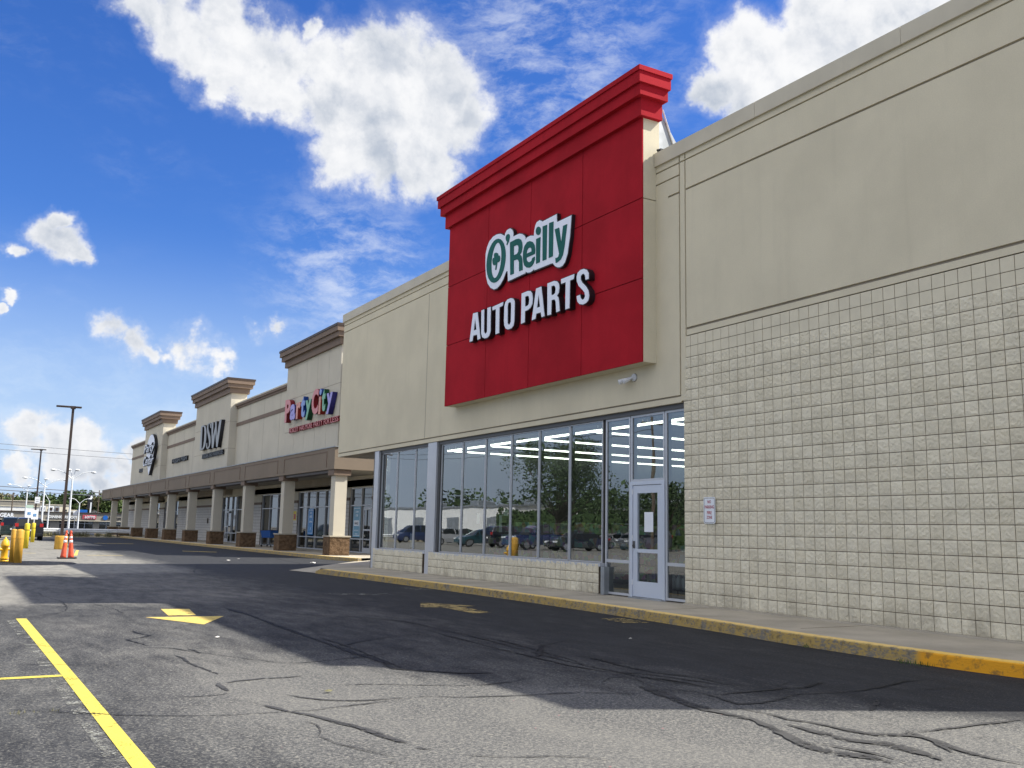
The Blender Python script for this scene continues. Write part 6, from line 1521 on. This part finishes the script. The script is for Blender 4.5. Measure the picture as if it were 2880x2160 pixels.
# hedge bank
hb = thing('hedge', 'long clipped green hedge on a bank, mirrored in the middle shop windows', 'hedge', (-37, 84, 0))
b = MB(); r = random.Random(77)
for _ in range(9000):
    yy = r.uniform(-30, 22); zz = r.random() ** .7 * (4.2 + .6 * math.sin(yy * .3)); xx = r.uniform(-1.5, 1.5) * (1 - zz / 9)
    p = Vector((xx, yy, zz)); s_ = r.uniform(.15, .34)
    a = Vector((r.gauss(0, 1), r.gauss(0, 1), r.gauss(0, 1))).normalized(); b_ = a.cross(Vector((r.gauss(0, 1), r.gauss(0, 1), r.gauss(0, 1)))).normalized()
    b.add([p - a * s_, p + b_ * s_ * .6, p + a * s_, p - b_ * s_ * .6], [(0, 1, 2, 3)])
b.build('foliage', M['leaf1'], hb, fix=False)
MB().box(-.8, .8, -30, 22, 0, 3.4).build('inner_growth', M['leaf1'], hb)
wb = thing('white_depot', 'long white flat roofed depot across the lot, mirrored in the left shop windows', 'building', (-42, 135, 0), world=True)
MB().box(-62, -40, 108, 172, 0, 4.6).build('walls', M['wwall'], wb)
MB().box(-62.2, -39.8, 107.8, 172.2, 4.6, 4.85).build('roof_edge', M['galv'], wb)
for k in range(5): MB().box(-39.99, -39.9, 112 + k * 12, 115.5 + k * 12, .1, 3.2).build('loading_door', M['galv'], wb)
for k in range(3): MB().box(-52, -49, 118 + k * 17, 121 + k * 17, 4.85, 6.1).build('rooftop_unit', M['galv'], wb, bevel=.1)
t = thing('white_depot', 'smaller white building with an arched roof, mirrored through the door sidelight', 'building', (-66, 98, 0), world=True)
MB().box(-72, -60, 92, 104, 0, 4.2).build('walls', M['wwall'], t)
pz = [(-72.2, 4.2)] + [(-66 - 6.2 * math.cos(math.pi * k / 10), 4.2 + 2.2 * math.sin(math.pi * k / 10)) for k in range(11)]
MB().prism(pz[1:], 91.8, 104.2).build('roof', M['galv'], t)
cable((-26, 62, 10.5), (-30, 128, 12.0), 1.0, .03, 'thin cable mirrored across the shop windows, upper')
cable((-26, 62.2, 9.9), (-30, 128.2, 11.4), 1.0, .03, 'thin cable mirrored across the shop windows, lower')
cable((-26, 62, 10.4), (-22, -10, 11), 1.0, .03, 'thin cable mirrored above the shop door')

# litter
r = random.Random(21)
for i, (x, y, lb) in enumerate(((12.2, 36.0, 'largest scrap of pale litter on the road before the first arcade column'), (9.6, 38.5, 'small pale scrap of litter on the shaded road'), (10.4, 40.0, 'small pale scrap of litter beyond the first on the shaded road'), (3.0, 12.3, 'tiny white scrap on the sunlit asphalt'), (7.9, 10.4, 'tiny white scrap on the shaded asphalt near the kerb'), (2.9, 8.0, 'small dry yellow leaf on the long pavement crack'))):
    s_ = (.16, .09, .08, .035, .03, .04)[i]
    b = MB(); pts = [(s_ * math.cos(a_ * 1.05) * r.uniform(.6, 1.1), s_ * math.sin(a_ * 1.05) * r.uniform(.5, 1.1), .012 + r.uniform(0, s_ * .3)) for a_ in range(6)]
    b.add(pts + [(0, 0, .02 + s_ * .25)], [(i_, (i_ + 1) % 6, 6) for i_ in range(6)])
    o_ = b.build('litter', M['litter'] if i < 5 else M['leaf3'], fix=False); o_.location = (x, y, 0)
    tag(o_, lb, 'litter')

for o_ in bpy.data.objects:
    if o_.get('_w') is not None: del o_['_w']
